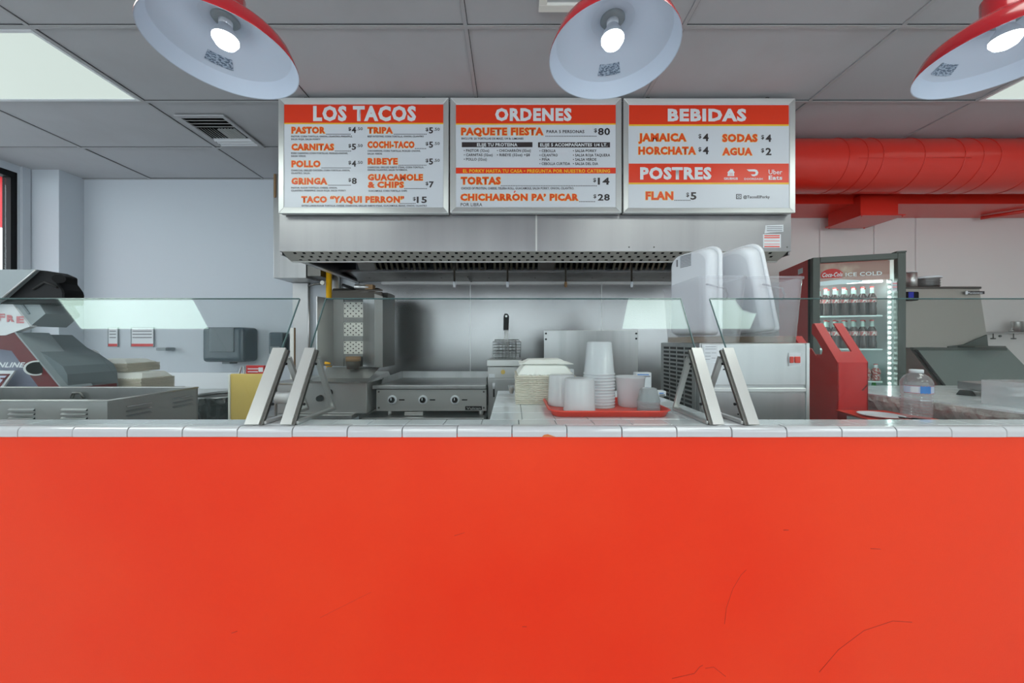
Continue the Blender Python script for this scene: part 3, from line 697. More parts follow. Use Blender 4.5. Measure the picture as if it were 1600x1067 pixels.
flat(b2, 'dark_band', 'print_dark', DB, k2(118), k2(722), kv(422), kv(465)); flat(b2, 'dark_band', 'print_dark', DB, k2(770), k2(1385), kv(423), kv(467))
TT(b2, k2, 'ELIJE TU PROTEINA', 248, 593, 458, 27, 'print_white', .03); TT(b2, k2, 'ELIJE 5 ACOMPAÑANTES 1/4 LT.', 787, 1362, 459, 27, 'print_white', .03)
for s, x0, x1_, y in (('• PASTOR (32oz)', 135, 352, 506), ('• CARNITAS (32oz)', 135, 382, 543), ('• POLLO (32oz)', 135, 332, 580), ('• CHICHARRÓN (32oz)', 418, 708, 506), ('• RIBEYE (32oz) +$8', 418, 700, 543),
        ('• CEBOLLA', 782, 920, 508), ('• CILANTRO', 782, 937, 545), ('• PIÑA', 782, 870, 582), ('• CEBOLLA CURTIDA', 782, 1043, 618), ('• SALSA PORKY', 1068, 1270, 508), ('• SALSA ROJA TAQUERA', 1068, 1385, 545), ('• SALSA VERDE', 1068, 1268, 582), ('• SALSA DEL DIA', 1068, 1283, 618)):
    TT(b2, k2, s, x0, x1_, y, 23, 'print_dark', .02)
flat(b2, 'catering_band', 'print_red', DB, k2(68), k2(1433), kv(640), kv(690))
TT(b2, k2, 'EL PORKY HASTA TU CASA • PREGUNTA POR NUESTRO CATERING', 128, 1385, 683, 29, 'print_yellow', .03)
item(b2, k2, 'TORTAS', 110, 450, 784, 64); dots(b2, k2(452), k2(1265), kv(792)); price(b2, k2, 1240, '14', 1280, 1380, 786, 60)
small(b2, k2, 'CHOICE OF PROTEIN, CHEESE, TELERA ROLL, GUACAMOLE, SALSA PORKY, ONION, CILANTRO.', 112, 1078, 826, 19)
item(b2, k2, 'CHICHARRON PA’ PICAR', 107, 1115, 922, 58)
obj('accent_mark', B().prism([P(k2(x), kv(y), DB) for x, y in ((560, 855), (568, 838), (580, 838), (570, 855))], (0, -.0014, 0)), 'print_orange', b2); dots(b2, k2(1120), k2(1262), kv(927)); price(b2, k2, 1242, '28', 1280, 1383, 922, 56)
TT(b2, k2, 'POR LIBRA', 108, 293, 970, 28, 'print_dark', .008)
b3 = board(k3(45), k3(1510), kv(55), kv(1030), k3(92), k3(1466), kv(98), kv(984), 'framed menu board headed BEBIDAS and POSTRES, right of three')
flat(b3, 'header_band', 'print_red', DB, k3(97), k3(1463), kv(105), kv(270)); flat(b3, 'yellow_rule', 'print_yellow', DB, k3(97), k3(1463), kv(270), kv(284))
TT(b3, k3, 'BEBIDAS', 428, 1100, 245, 108, 'print_white', .05)
item(b3, k3, 'JAMAICA', 178, 587, 416, 68); price(b3, k3, 690, '4', 728, 778, 414, 64)
item(b3, k3, 'HORCHATA', 178, 668, 528, 66); price(b3, k3, 690, '4', 728, 778, 526, 64)
item(b3, k3, 'SODAS', 895, 1195, 420, 66); price(b3, k3, 1226, '4', 1264, 1314, 420, 62)
item(b3, k3, 'AGUA', 895, 1150, 535, 64); price(b3, k3, 1226, '2', 1264, 1314, 534, 62)
flat(b3, 'postres_band', 'print_red', DB, k3(95), k3(1463), kv(605), kv(768)); flat(b3, 'yellow_rule', 'print_yellow', DB, k3(95), k3(1463), kv(768), kv(782))
TT(b3, k3, 'POSTRES', 192, 802, 742, 106, 'print_white', .05)
item(b3, k3, 'FLAN', 240, 475, 915, 70); dots(b3, k3(485), k3(615), kv(916)); price(b3, k3, 585, '5', 622, 674, 914, 64)
TT(b3, k3, 'GRUBHUB', 908, 1027, 744, 20, 'print_white', .04)
TT(b3, k3, 'DOORDASH', 1082, 1240, 745, 17, 'print_white', .02)
TT(b3, k3, 'Uber', 1290, 1407, 697, 40, 'print_white', .01); TT(b3, k3, 'Eats', 1290, 1407, 744, 36, 'print_white', .03)
TT(b3, k3, '@TacosElPorky', 1073, 1300, 902, 24, 'print_dark', .02)
def poly3(name, pts, m):
    return obj(name, B().prism([P(k3(x), kv(y), DB) for x, y in pts], (0, -.0014, 0)), m, b3)
poly3('house_logo', [(938, 712), (942, 690), (938, 680), (968, 650), (978, 657), (984, 650), (988, 664), (1000, 680), (994, 690), (996, 712)], 'print_white')
for x in (960, 975): obj('fork_mark', B().prism([P(k3(x), kv(y), DB) + Vector((0, -.0014, 0)) for x, y in ((x, 684), (x + 4, 684), (x + 4, 708), (x, 708))], (0, -.0006, 0)), 'print_red', b3)
dd = [(1103, 656), (1170, 654), (1192, 662), (1203, 682), (1194, 704), (1170, 714), (1152, 712), (1138, 698), (1172, 697), (1182, 684), (1172, 674), (1122, 673)]
poly3('dash_logo', dd, 'print_white')
rb = B(); rb.box(X(k3(1013), DB), X(k3(1058), DB), DB - .0012, DB, Z(kv(908), DB), Z(kv(866), DB), .0); obj('camera_icon', rb, 'print_dark', b3)
obj('camera_icon_fill', B().box(X(k3(1019), DB), X(k3(1052), DB), DB - .0018, DB - .001, Z(kv(902), DB), Z(kv(872), DB)), 'poster_white', b3)
c = P(k3(1035.5), kv(887), DB); ring = [c + Vector((.0075 * math.cos(a * PI / 8), -.002, .0075 * math.sin(a * PI / 8))) for a in range(16)]
obj('camera_icon_lens', B().tube(ring, .0018, 6, True), 'print_dark', b3)

# ================================================================ STAINLESS WALL LINING behind the line
lining = struct('wall_lining', B().box(-1.66, X(1250, 3.78), 3.782, 3.79, .2, 1.95), 'grease')
xs = [-1.66, X(735, 3.77), X(940, 3.77), X(1100, 3.77), X(1250, 3.77)]
for a, b_x in zip(xs, xs[1:]): obj('wall_sheet', B().box(a + .002, b_x - .002, 3.774, 3.782, .3, 1.95, .002, 1), 'steel_wall', lining)
for x in xs[1:-1]: obj('joint_strip', B().box(x - .005, x + .005, 3.771, 3.774, .3, 1.94), 'steel', lining)
# light panel strip left of the line and control cabinet on the wall
t = thing('control_cabinet', 'stainless steel cabinet on the wall left of the hood', 'cabinet', (-2.2, 3.6, 1.93))
cx0, cx1 = X(427, 3.49), X(478, 3.49)
obj('body', B().box(cx0, cx1, 3.49, 3.785, 1.945, 2.99, .004), 'steel', t)
obj('hinge', B().box(cx0 + .01, cx0 + .03, 3.48, 3.49, 2.75, 2.98), 'burnt', t)
t = thing('junction_box', 'brownish steel box between the wall cabinet and the yellow pipe', 'box', (-1.95, 3.6, 1.96))
obj('body', B().box(cx1 + .005, X(500, 3.49), 3.50, 3.785, 1.965, 2.5, .004), 'steel_dark', t)
obj('wall_strip', B().box(X(457, 3.76), X(481, 3.76), 3.76, 3.785, .9, 1.94, .002, 1), 'steel_bright', thing('wall_channel', 'pale steel channel running down the wall left of the broiler', 'channel', (-2.3, 3.77, .9)))
t = thing('gas_pipe', 'yellow gas pipe coming down behind the vertical broiler', 'pipe', (X(514, 3.6), 3.6, .6))
obj('pipe', B().cyl((X(514, 3.6), 3.6, .6), (X(514, 3.6), 3.6, 2.2), .028), 'yellow_pipe', t)
obj('gauge', B().cyl(P(505, 442, 3.55), P(505, 442, 3.55) + Vector((0, -.02, 0)), .022, n=16), 'ceramic', t)
obj('gauge_pipe', B().tube([P(482, 447, 3.6), P(492, 444, 3.58), P(503, 443, 3.57)], .012), 'steel_dark', t)
t = thing('conduit', 'thin steel conduit on the wall beside the pale channel', 'pipe', (X(483, 3.74), 3.74, .9))
obj('pipe', B().cyl((X(483, 3.74), 3.74, .9), (X(483, 3.74), 3.74, 1.94), .012), 'steel', t)
obj('pipe', B().cyl((X(531, 3.74), 3.74, 1.6), (X(531, 3.74), 3.74, 2.1), .010), 'steel_dark', t)
obj('wall_box', B().box(X(519, 3.7), X(529, 3.7), 3.70, 3.785, 1.86, 2.1), 'steel', t)

# ================================================================ WORK TABLE LINE (behind, mostly hidden)
def table(name, x0, x1, y0, y1, z, label, m='steel', shelf=True):
    t = thing(name, label, 'table', ((x0 + x1) / 2, (y0 + y1) / 2, 0))
    obj('top', B().box(x0, x1, y0, y1, z - .035, z, .004), m, t)
    for x in (x0 + .05, x1 - .05):
        for y in (y0 + .05, y1 - .05): obj('leg', B().cyl((x, y, 0), (x, y, z - .035), .02, n=12), m, t)
    if shelf: obj('shelf', B().box(x0 + .03, x1 - .03, y0 + .03, y1 - .03, .25, .27), m, t)
    return t
table('equipment_stand', -1.20, -.22, 2.78, 3.72, .70, 'low stainless stand under the griddle')
table('equipment_stand', -2.0, -1.24, 2.70, 3.45, .74, 'low stainless stand under the vertical broiler')
# ---- vertical broiler
t = thing('vertical_broiler', 'tall stainless vertical broiler with perforated ceramic burners left of griddle', 'broiler', (-1.45, 2.9, .74))
d = 2.75
obj('base_cabinet', B().box(X(432, d), X(573, d), 2.75, 3.25, .742, Z(596, d), .006), 'steel_bright', t)
for px, py in ((515, 613), (501, 622)):
    p = P(px, py, d); obj('control_knob', B().cyl(p, p + Vector((0, -.03, 0)), .026, .022), 'black', t)
obj('drip_tray', B().loft([(X(478, 2.68), 2.68, Z(597, 2.75)), (X(574, 2.68), 2.68, Z(597, 2.75)), (X(574, 2.68), 3.2, Z(597, 2.75)), (X(478, 2.68), 3.2, Z(597, 2.75))],
    [(X(478, 2.68) - .02, 2.66, Z(594, 2.75)), (X(574, 2.68) + .02, 2.66, Z(594, 2.75)), (-1.14, 3.22, Z(588, 2.75)), (X(478, 2.68) - .02, 3.22, Z(588, 2.75))]), 'steel', t)
obj('drip_tray_rim', B().prism([(X(498, 2.8), 2.80, Z(595, 2.75)), (X(575, 2.8), 2.80, Z(595, 2.75)), (-1.14, 3.0, Z(576, 2.9)), (X(500, 2.9), 3.0, Z(576, 2.9))], (0, .01, .006)), 'steel_bright', t)
D1 = 2.90; zt_, zb_ = Z(458, D1), Z(574, D1)
obj('back_housing', B().box(X(519, D1), X(598, D1), 3.02, 3.20, zb_, zt_ + .02), 'steel_dark', t)
obj('side_wing', B().prism([P(494, 463, 2.78), P(519, 467, 3.0), P(519, 571, 3.0), P(494, 572, 2.78)], (.008, 0, 0)), 'steel_bright', t)
obj('side_wing', B().prism([P(585, 459, 2.86), P(598, 463, 2.86), P(598, 574, 2.86), P(585, 574, 2.86)], (0, .16, 0)), 'steel_dark', t)
obj('burner_frame', B().prism([P(519, 466, 3.0), P(537, 466, 3.01), P(537, 572, 3.01), P(519, 572, 3.0)], (0, .02, 0)), 'steel_dark', t)
obj('burner_frame', B().prism([P(567, 466, 3.01), P(585, 460, 2.9), P(585, 574, 2.9), P(567, 572, 3.01)], (0, .02, 0)), 'steel', t)
obj('top_band', B().box(X(519, 2.9), X(597, 2.9), 2.895, 2.92, Z(466, 2.9), Z(456, 2.9), .002, 1), 'grease', t)
obj('top_cover', B().prism([P(519, 457, 2.9), P(598, 455, 2.9), P(590, 452, 3.2), P(520, 453, 3.2)], (0, 0, .014)), 'grease', t)
for i, (ya, yb) in enumerate(((472, 496), (504, 525), (533, 553))):
    dp = 3.008
    br = obj('ceramic_burner', B().box(X(537, dp), X(567, dp), dp, dp + .012, Z(yb, dp), Z(ya, dp), .002, 1), 'ceramic', t)
    hb = B(); cols, rows = 7, 6
    for r_ in range(rows):
        for c_ in range(cols):
            if (r_ + c_) % 2: continue
            px = 539 + c_ * 26 / (cols - 1); py = ya + 2 + r_ * (yb - ya - 4) / (rows - 1)
            p = P(px, py, dp); hb.cyl(p + Vector((0, -.0015, 0)), p, .0065, n=6)
    hh = obj('burner_holes', hb, 'burner_hole', br); hh['kind'] = 'stuff'
    obj('burner_band', B().box(X(537, dp), X(567, dp), dp + .001, dp + .012, Z(yb + 7, dp), Z(yb, dp)), 'steel_dark', t)
obj('charred_plate', B().cyl(P(552, 562, 2.93) + Vector((0, 0, -.01)), P(552, 557, 2.93), .06, .058), 'burnt', t)
obj('plate_spindle', B().cyl(P(552, 576, 2.93), P(552, 562, 2.93), .05, .06), 'grease', t)
obj('gas_valve', B().cyl(P(508, 567, 2.8), P(516, 568, 2.8), .012, .008), 'yellow_pipe', t)
obj('motor', B().cyl(P(555, 448, 3.0), P(577, 449, 3.0), .022), 'steel_bright', t)
obj('motor_arm', B().cyl(P(535, 445, 3.0), P(556, 452, 3.0), .012), 'black', t)
obj('motor_bracket', B().box(X(572, 3.0), X(584, 3.0), 2.98, 3.04, Z(455, 3.0), Z(445, 3.0), .004), 'burnt', t)
# ---- griddle
d = 2.85
t = thing('griddle', 'wide stainless countertop griddle with three round knobs', 'griddle', (-.67, 3.1, .70))
gx0, gx1 = X(588, d), X(760, d)
fp = obj('front_panel', B().box(gx0, gx1, d, d + .02, Z(642, d), Z(609, d), .003), 'steel_bright', t)
obj('body', B().box(gx0 + .005, gx1 - .005, d + .02, 3.5, Z(640, d), Z(606, d)), 'steel_dark', t)
obj('grease_trough', B().box(gx0 - .02, gx1 + .0, d - .035, d + .06, Z(607, d), Z(601, d), .005), 'steel', t)
obj('cooking_plate', B().box(gx0 + .02, gx1 - .01, d + .06, 3.46, Z(607, d), Z(602, d)), 'griddle_plate', t)
zs = Z(602, d)
obj('splash_guard', B().box(gx0 + .02, gx1, 3.46, 3.475, zs - .02, Z(580, 3.46)), 'steel', t)
for x in (gx0 + .01, gx1 - .008):
    obj('side_splash', B().prism([(x, d + .06, zs - .01), (x, 3.46, zs - .01), (x, 3.46, Z(580, 3.46)), (x, d + .12, zs + .05)], (.008, 0, 0)), 'steel', t)
for px in (613, 661, 711):
    p = P(px, 624.5, d)
    kb = obj('control_knob', B().lathe([(.037, 0), (.037, .006), (.030, .010), (0, .011)], n=28, M=Matrix.Translation(p) @ Matrix.Rotation(PI / 2, 4, 'X')), 'socket_white', t)
    obj('knob_grip', B().cyl(p + Vector((0, -.010, 0)), p + Vector((0, -.032, 0)), .024, .020), 'black', kb)
    obj('knob_pointer', B().box(p.x - .003, p.x + .003, p.y - .034, p.y - .032, p.z, p.z + .02), 'socket_white', kb)
    obj('sight_slot', B().box(p.x + .055, p.x + .10, d - .001, d + .001, p.z - .006, p.z + .004), 'black', t)
bdg = flat(t, 'maker_badge', 'black', d - .001, 727, 753, 634.5, 640.5, .002)
text(bdg, 'Vulcan', 729, 751, 639.6, 3.8, 'aluminium', d - .003, .01)
for px, py in ((592, 612), (756, 612), (592, 637), (756, 637)):
    p = P(px, py, d); obj('screw', B().cyl(p, p + Vector((0, -.004, 0)), .008, n=10), 'steel_dark', t)
for px in (606, 751):
    for dy in (.05, .55): obj('leg', B().cyl((X(px, d), d + dy, .701), (X(px, d), d + dy, Z(640, d)), .018, .022, 12), 'steel_bright', t)
obj('grease_drawer', B().box(X(632, d), X(661, d), d - .005, d + .3, Z(649, d), Z(643.5, d), .003), 'steel_bright', t)
# ---- fryer
d = 2.90
t = thing('deep_fryer', 'narrow stainless deep fryer between griddle and takeout boxes', 'fryer', (.0, 3.1, 0))
fx0, fx1 = X(762, d), X(814, d)
obj('body', B().box(fx0, fx1, d + .01, 3.60, .1, Z(562, d) - .06, .004), 'steel', t)
obj('control_panel', B().box(fx0, fx1, d, d + .01, Z(591, d), Z(573, d), .002, 1), 'steel_bright', t)
obj('door', B().box(fx0 + .004, fx1 - .004, d - .004, d + .01, .15, Z(592, d), .003), 'steel', t)
obj('top_ledge', B().box(fx0 - .006, fx1 + .004, d - .03, d + .12, Z(572, d), Z(562, d), .004), 'steel_bright', t)
obj('tank_rim', B().box(fx0, fx1, d + .12, 3.60, Z(572, d) - .02, Z(564, d)), 'steel', t)
obj('back_flue', B().box(fx0, fx1, 3.60, 3.66, .1, Z(562, d) + .04), 'steel', t)
p = P(786, 581, d); obj('thermostat_knob', B().cyl(p, p + Vector((0, -.02, 0)), .018), 'yellow_board', t)
flat(t, 'warning_sticker', 'paper', d - .001, 764, 773, 584, 590, .002)
obj('door_handle', B().cyl(P(771.5, 598, d) + Vector((0, -.02, 0)), P(771.5, 607, d) + Vector((0, -.02, 0)), .012, .009, 10), 'socket_white', t)
obj('handle_rod', B().box(X(770.5, d), X(773, d), d - .012, d - .002, Z(620, d), Z(606, d)), 'black', t)
for x in (fx0 + .04, fx1 - .04):
    for y in (d + .06, 3.5): obj('leg', B().cyl((x, y, 0), (x, y, .1), .018, n=10), 'steel', t)
def basket(d, x0, x1, y0, y1, label, hand):
    t = thing('fryer_basket', label, 'basket', (X((x0 + x1) / 2, d), d, Z(y1, d)), 'wire fryer baskets')
    def wire(a, b_, r=.0022): return B().cyl(a, b_, r, n=6)
    rim = B(); A = Vector((X(x0, d), d, Z(y0, d))); C = Vector((X(x1, d), d + .22, Z(y0, d)))
    rim.tube([(A.x, A.y, A.z), (C.x, A.y, A.z), (C.x, C.y, A.z), (A.x, C.y, A.z)], .004, 6, True); obj('rim', rim, 'steel', t)
    mb = B(); zb = Z(y1, d)
    for k in range(7):
        x = A.x + (C.x - A.x) * k / 6
        for y in (A.y, C.y): mb.cyl((x, y, A.z), (x, y, zb), .0011, n=4)
        mb.cyl((x, A.y, zb), (x, C.y, zb), .0014, n=4)
    for k in range(6):
        z = A.z + (zb - A.z) * k / 5
        for y in (A.y, C.y): mb.cyl((A.x, y, z), (C.x, y, z), .0014, n=4)
        for x in (A.x, C.x): mb.cyl((x, A.y, z), (x, C.y, z), .0014, n=4)
    o = obj('wire_mesh', mb, 'steel_dark', t); o['kind'] = 'stuff'
    if hand:
        for px in (787.5, 789.5, 792.5, 794.5): obj('handle_wire', B().cyl(P(px, y1 - 4, d - .01), P(px * .6 + 791 * .4, 515, d - .06), .0022, n=6), 'steel_bright', t)
        obj('handle', B().prism([P(786.5, 516, d - .06), P(794.5, 516, d - .06), P(795.5, 494, d - .07), P(793, 490, d - .07), P(788.5, 490, d - .07), P(786.8, 494, d - .07)], (0, .014, 0)), 'black', t)
        obj('hanging_hole', B().cyl(P(791, 494, d - .071), P(791, 494, d - .0715), .009, n=12), 'aluminium', t)
    else:
        obj('hook', B().tube([(A.x + .02, A.y, A.z), (A.x + .02, A.y - .02, A.z + .02), (C.x - .02, A.y - .02, A.z + .02), (C.x - .02, A.y, A.z)], .003, 6), 'steel', t)
basket(3.0, 774, 806, 531, 560, 'wire fryer basket with upright black handle on the fryer', True)
basket(3.30, 770, 814, 534, 557, 'second wire fryer basket lying behind the one with the handle', False)
# ---- range with back plate
d = 3.1
t = thing('stove_back', 'plain stainless steel range back plate behind the tall cup stack', 'stove', (.7, 3.2, 0))
obj('back_plate', B().box(X(850, d), X(997, d), d, d + .02, .95, Z(516, d), .004), 'steel', t)
obj('body', B().box(X(850, d), X(997, d), d + .02, 3.7, .001, 1.0), 'steel', t)
for px, py in ((853, 521), (853, 530), (994, 521), (994, 529)): p = P(px, py, d); obj('screw', B().cyl(p, p + Vector((0, -.005, 0)), .009, n=10), 'black', t)

# ================================================================ LEFT WALL THINGS
d = 3.72
def wallbox(name, label, cat, x0, x1, y0, y1, dep, m, bev=.02, d=3.785):
    t = thing(name, label, cat, (X((x0 + x1) / 2, d - dep), d - dep / 2, Z(y1, d - dep)))
    o = obj('housing', B().box(X(x0, d - dep), X(x1, d - dep), d - dep, d, Z(y1, d - dep), Z(y0, d - dep), bev, 4), m, t)
    return t, d - dep
t, dd_ = wallbox('paper_towel_dispenser', 'dark translucent paper towel dispenser on the white wall', 'dispenser', 315, 380, 511, 566, .22, 'smoke_plastic', .045)
obj('front_ridge', B().box(X(328, dd_), X(366, dd_), dd_ - .008, dd_ + .01, Z(550, dd_), Z(512, dd_), .007), 'grey_plastic', t)
obj('towel_slot', B().box(X(342, dd_), X(354, dd_), dd_ + .04, dd_ + .14, Z(569, dd_), Z(564, dd_)), 'grey_plastic', t)
t, dd_ = wallbox('soap_dispenser', 'small dark soap dispenser right of the towel dispenser', 'dispenser', 419, 441, 519, 554, .12, 'smoke_plastic', .025)
obj('push_bar', B().box(X(422, dd_), X(438, dd_), dd_ - .01, dd_ + .01, Z(553, dd_), Z(541, dd_), .006), 'grey_plastic', t)
for i, (x0, x1, lab) in enumerate(((168, 184, 'small framed notice on the left wall, narrower of two'), (204, 240, 'wide framed hygiene notice with red band on the left wall'))):
    t = thing('wall_notice', lab, 'notice', (X((x0 + x1) / 2, 3.78), 3.78, Z(542, 3.78)))
    obj('sheet', B().box(X(x0, 3.78), X(x1, 3.78), 3.778, 3.788, Z(542, 3.78), Z(511, 3.78), .002, 1), 'paper', t)
    obj('red_band', B().box(X(x0, 3.776), X(x1, 3.776), 3.776, 3.778, Z(542, 3.776), Z(537, 3.776)), 'cap_red', t)
    bb = B(); fr_ = .01
    for (a, b2_, c, e) in ((x0, x1, 511, 512), (x0, x1, 541.2, 542), (x0, x0 + .8, 511, 542), (x1 - .8, x1, 511, 542)): bb.box(X(a, 3.774), X(b2_, 3.774), 3.774, 3.778, Z(e, 3.774), Z(c, 3.774))
    obj('frame', bb, 'grey_light', t)
    for k in range(3): obj('print_line', B().box(X(x0 + 3, 3.777), X(x1 - 3, 3.777), 3.777, 3.778, Z(518 + 5 * k, 3.777), Z(516.5 + 5 * k, 3.777)), 'print_grey', t)
# sink ledge
t = thing('hand_sink', 'long pale wash sink against the left wall', 'sink', (-3.6, 3.6, 0))
zt_ = Z(582, 3.75)
obj('splash_back', B().box(-4.6, X(405, 3.75), 3.75, 3.785, .80, zt_, .003), 'white_plastic', t)
obj('basin', B().box(-4.6, X(405, 3.6), 3.25, 3.75, .62, .80, .01), 'steel_bright', t)
for x in (-4.5, -3.6, -2.8): obj('leg', B().cyl((x, 3.35, 0), (x, 3.35, .62), .02, n=10), 'steel', t)
obj('faucet', B().tube([P(143, 562, 3.7), P(141, 552, 3.66), P(146, 548, 3.55), P(152, 551, 3.5), P(158, 560, 3.45)], .012), 'steel_bright', t)
obj('faucet_handle', B().cyl(P(139, 561, 3.6), P(145, 561, 3.6), .02), 'label_blue', t)
t = thing('wall_flask', 'slim dark bottle hanging on the wall by the corner', 'bottle', (X(124, 3.7), 3.72, Z(562, 3.7)))
obj('body', B().lathe([(0, 0), (.018, .002), (.018, .13), (.010, .15), (.010, .17), (0, .172)], (X(124, 3.75), 3.745, Z(562, 3.75)), 16), 'grey_plastic', t)
obj('soap_dish', B().box(X(246, 3.7), X(262, 3.7), 3.68, 3.785, Z(548, 3.7), Z(543, 3.7), .01), 'grey_light', thing('soap_dish_holder', 'small grey dish fixed to the wall left of the towel dispenser', 'dish', (X(254, 3.7), 3.73, Z(548, 3.7))))
# wall panel low right of the dispensers
t = thing('wall_post', 'pale vertical guard post on the wall behind the left bracket', 'post', (X(457, 3.5), 3.6, .5))
obj('post', B().box(X(453, 3.5), X(459, 3.5), 3.5, 3.53, .5, Z(512, 3.5), .003), 'foam', t)
obj('post_side', B().box(X(459, 3.5), X(461, 3.5), 3.5, 3.51, .5, Z(512, 3.5)), 'brown', t)

# ================================================================ LEFT WORK AREA
lt = table('work_table', -3.6, -1.22, 1.18, 2.235, .80, 'stainless work table behind the left half of the ledge')
# open vented steel box
x0, x1, y0, y1, zr, zb = -2.35, -1.45, 1.25, 1.61, Z(626, 1.25), .802
t = thing('vented_steel_box', 'low open stainless box with vent slots behind the left ledge', 'warmer', ((x0 + x1) / 2, (y0 + y1) / 2, zb))
obj('front_wall', B().box(x0, x1, y0, y0 + .008, zb, zr), 'steel_bright', t)
obj('back_wall', B().box(x0, x1, y1 - .008, y1, zb, zr), 'steel', t)
obj('side_wall', B().box(x1 - .008, x1, y0 + .008, y1 - .008, zb, zr), 'steel_bright', t)
obj('side_wall', B().box(x0, x0 + .008, y0 + .008, y1 - .008, zb, zr), 'steel', t)
obj('bottom', B().box(x0 + .008, x1 - .008, y0 + .008, y1 - .008, zb, zb + .01), 'steel', t)
rb = B(); rb.tube([(x0, y0, zr), (x1, y0, zr), (x1, y1, zr), (x0, y1, zr)], .004, 6, True); obj('rolled_rim', rb, 'steel_bright', t)
for px in (15, 97, -60):
    for k in range(3):
        xa, xb = X(px, y0), X(px + 40, y0); z = Z(638 + 6.5 * k, y0)
        obj('vent_louvre', B().prism([(xa, y0, z), (xb, y0, z), (xb, y0 - .007, z - .006), (xa, y0 - .007, z - .006)], (0, 0, -.002)), 'steel', t)
        obj('vent_slot', B().box(xa, xb, y0 - .0008, y0, z - .009, z - .003), 'black', t)
for ya in (1.31, 1.49):
    for k in range(3):
        z = zr - .030 - .018 * k
        obj('vent_slot', B().box(x1, x1 + .0008, ya, ya + .09, z - .004, z), 'black', t)
        obj('vent_louvre', B().prism([(x1, ya, z), (x1, ya + .09, z), (x1 + .007, ya + .09, z - .005), (x1 + .007, ya, z - .005)], (0, 0, -.002)), 'steel', t)
obj('handle', B().tube([P(112, 622, 1.59), P(115, 614, 1.59), P(126, 614, 1.59), P(132, 622, 1.59)], .006), 'steel_dark', t)
# shelf carrying takeout boxes
d = 2.38
t = thing('wire_riser', 'stainless riser shelf carrying the left takeout boxes', 'shelf', (-2.8, 2.4, 0))
obj('shelf', B().box(-3.15, -2.38, 2.24, 2.54, .975, .985), 'steel', t)
for x in (-3.12, -2.41):
    for y in (2.27, 2.51): obj('leg', B().cyl((x, y, 0), (x, y, .975), .01, n=8), 'steel', t)
# takeout boxes ------------------------------------------------
def clamshell(lid=False):
    t = thing('takeout_box', 'x', 'takeout box')
    s, h = .115, .0062
    obj('tray_rim', B().box(-s, s, -s, s, 0, h, .0015, 1), 'foam_edge', t)
    if lid:
        pts = lambda w_, z, o=0: [(-w_, -w_ + o, z), (w_, -w_ + o, z), (w_, w_ + o, z), (-w_, w_ + o, z)]
        l_ = obj('domed_lid', B().loft(pts(s - .004, h), pts(s - .034, h + .040)), 'foam', t)
        l_.modifiers.new('b', 'BEVEL').width = .006
        for k in range(9):
            x = -.07 + k * .0175
            obj('lid_rib', B().loft([(x - .003, -s + .005, h + .001), (x + .003, -s + .005, h + .001), (x + .003, -s + .012, h + .001), (x - .003, -s + .012, h + .001)],
                [(x * .8 - .0025, -s + .033, h + .037), (x * .8 + .0025, -s + .033, h + .037), (x * .8 + .0025, -s + .040, h + .037), (x * .8 - .0025, -s + .040, h + .037)]), 'foam', l_)
    return t
shell0 = clamshell(False); shell1 = clamshell(True)
used = {0: False, 1: False}
def put_shell(which, loc, rz, label, group):
    src = (shell0, shell1)[which]
    if not used[which]:
        used[which] = True; src.location = loc; src.rotation_euler = (0, 0, rz); src['label'] = label; src['group'] = group; return src
    return copy_tree(src, loc, rz, label, group)
sx, sy = .128, 1.328 + .115
for k in range(14):
    lab = 'cream takeout box nested in the stack left of the red tray, %s from bottom' % ORD[k]
    put_shell(0, (sx + random.uniform(-.0015, .0015), sy + random.uniform(-.002, .002), CT + .0006 + k * .0073), random.uniform(-.012, .012), lab, 'takeout boxes stacked on the tiled counter')
z = CT + .0006 + 14 * .0073
put_shell(1, (sx, sy, z), .02, 'white ribbed takeout box lid near the top of the stack left of the red tray', 'takeout boxes stacked on the tiled counter')
b = B(); zz = z + .0480
t = thing('takeout_box', 'white takeout box with thin flange, topmost beside the red tray', 'takeout box', (sx, sy, zz), 'takeout boxes stacked on the tiled counter')
fl = B().box(sx - .10, sx + .112, sy - .085, sy + .11, zz, zz + .003, .001, 1)
obj('flange', fl, 'foam', t)
obj('shell', B().loft([(sx - .085, sy - .07, zz + .003), (sx + .095, sy - .07, zz + .003), (sx + .095, sy + .10, zz + .003), (sx - .085, sy + .10, zz + .003)], [(sx - .06, sy - .045, zz + .016), (sx + .07, sy - .045, zz + .018), (sx + .07, sy + .075, zz + .018), (sx - .06, sy + .075, zz + .016)]), 'foam', t)
G2 = 'takeout boxes on the left riser shelf'
for nm, cx_, n_, sxx in (('left pile', X(136, 2.28), 6, 1.3), ('right pile', X(199, 2.30), 10, 1.0)):
    cy_ = 2.39
    for k in range(n_): put_shell(0, (cx_, cy_, .9855 + k * .0073), random.uniform(-.02, .02), 'cream takeout box in the %s behind the steel box, %s from bottom' % (nm, ORD[k]), G2).scale = (sxx, 1, 1)
    put_shell(1, (cx_, cy_, .9855 + n_ * .0073), .0, 'white lidded takeout box on top of the %s behind the steel box' % nm, G2).scale = (sxx, 1, 1)
cx_, cy_ = X(148, 2.30), 2.41
for k in range(7): put_shell(0, (cx_, cy_, 1.107 + k * .0073), .05 + random.uniform(-.02, .02), 'cream takeout box lying across both left piles, %s from bottom' % ORD[k], G2).scale = (1.75, 1, 1)
put_shell(1, (cx_, cy_, 1.107 + 7 * .0073), .05, 'white lidded takeout box, topmost behind the steel box at left', G2).scale = (1.75, 1, .7)
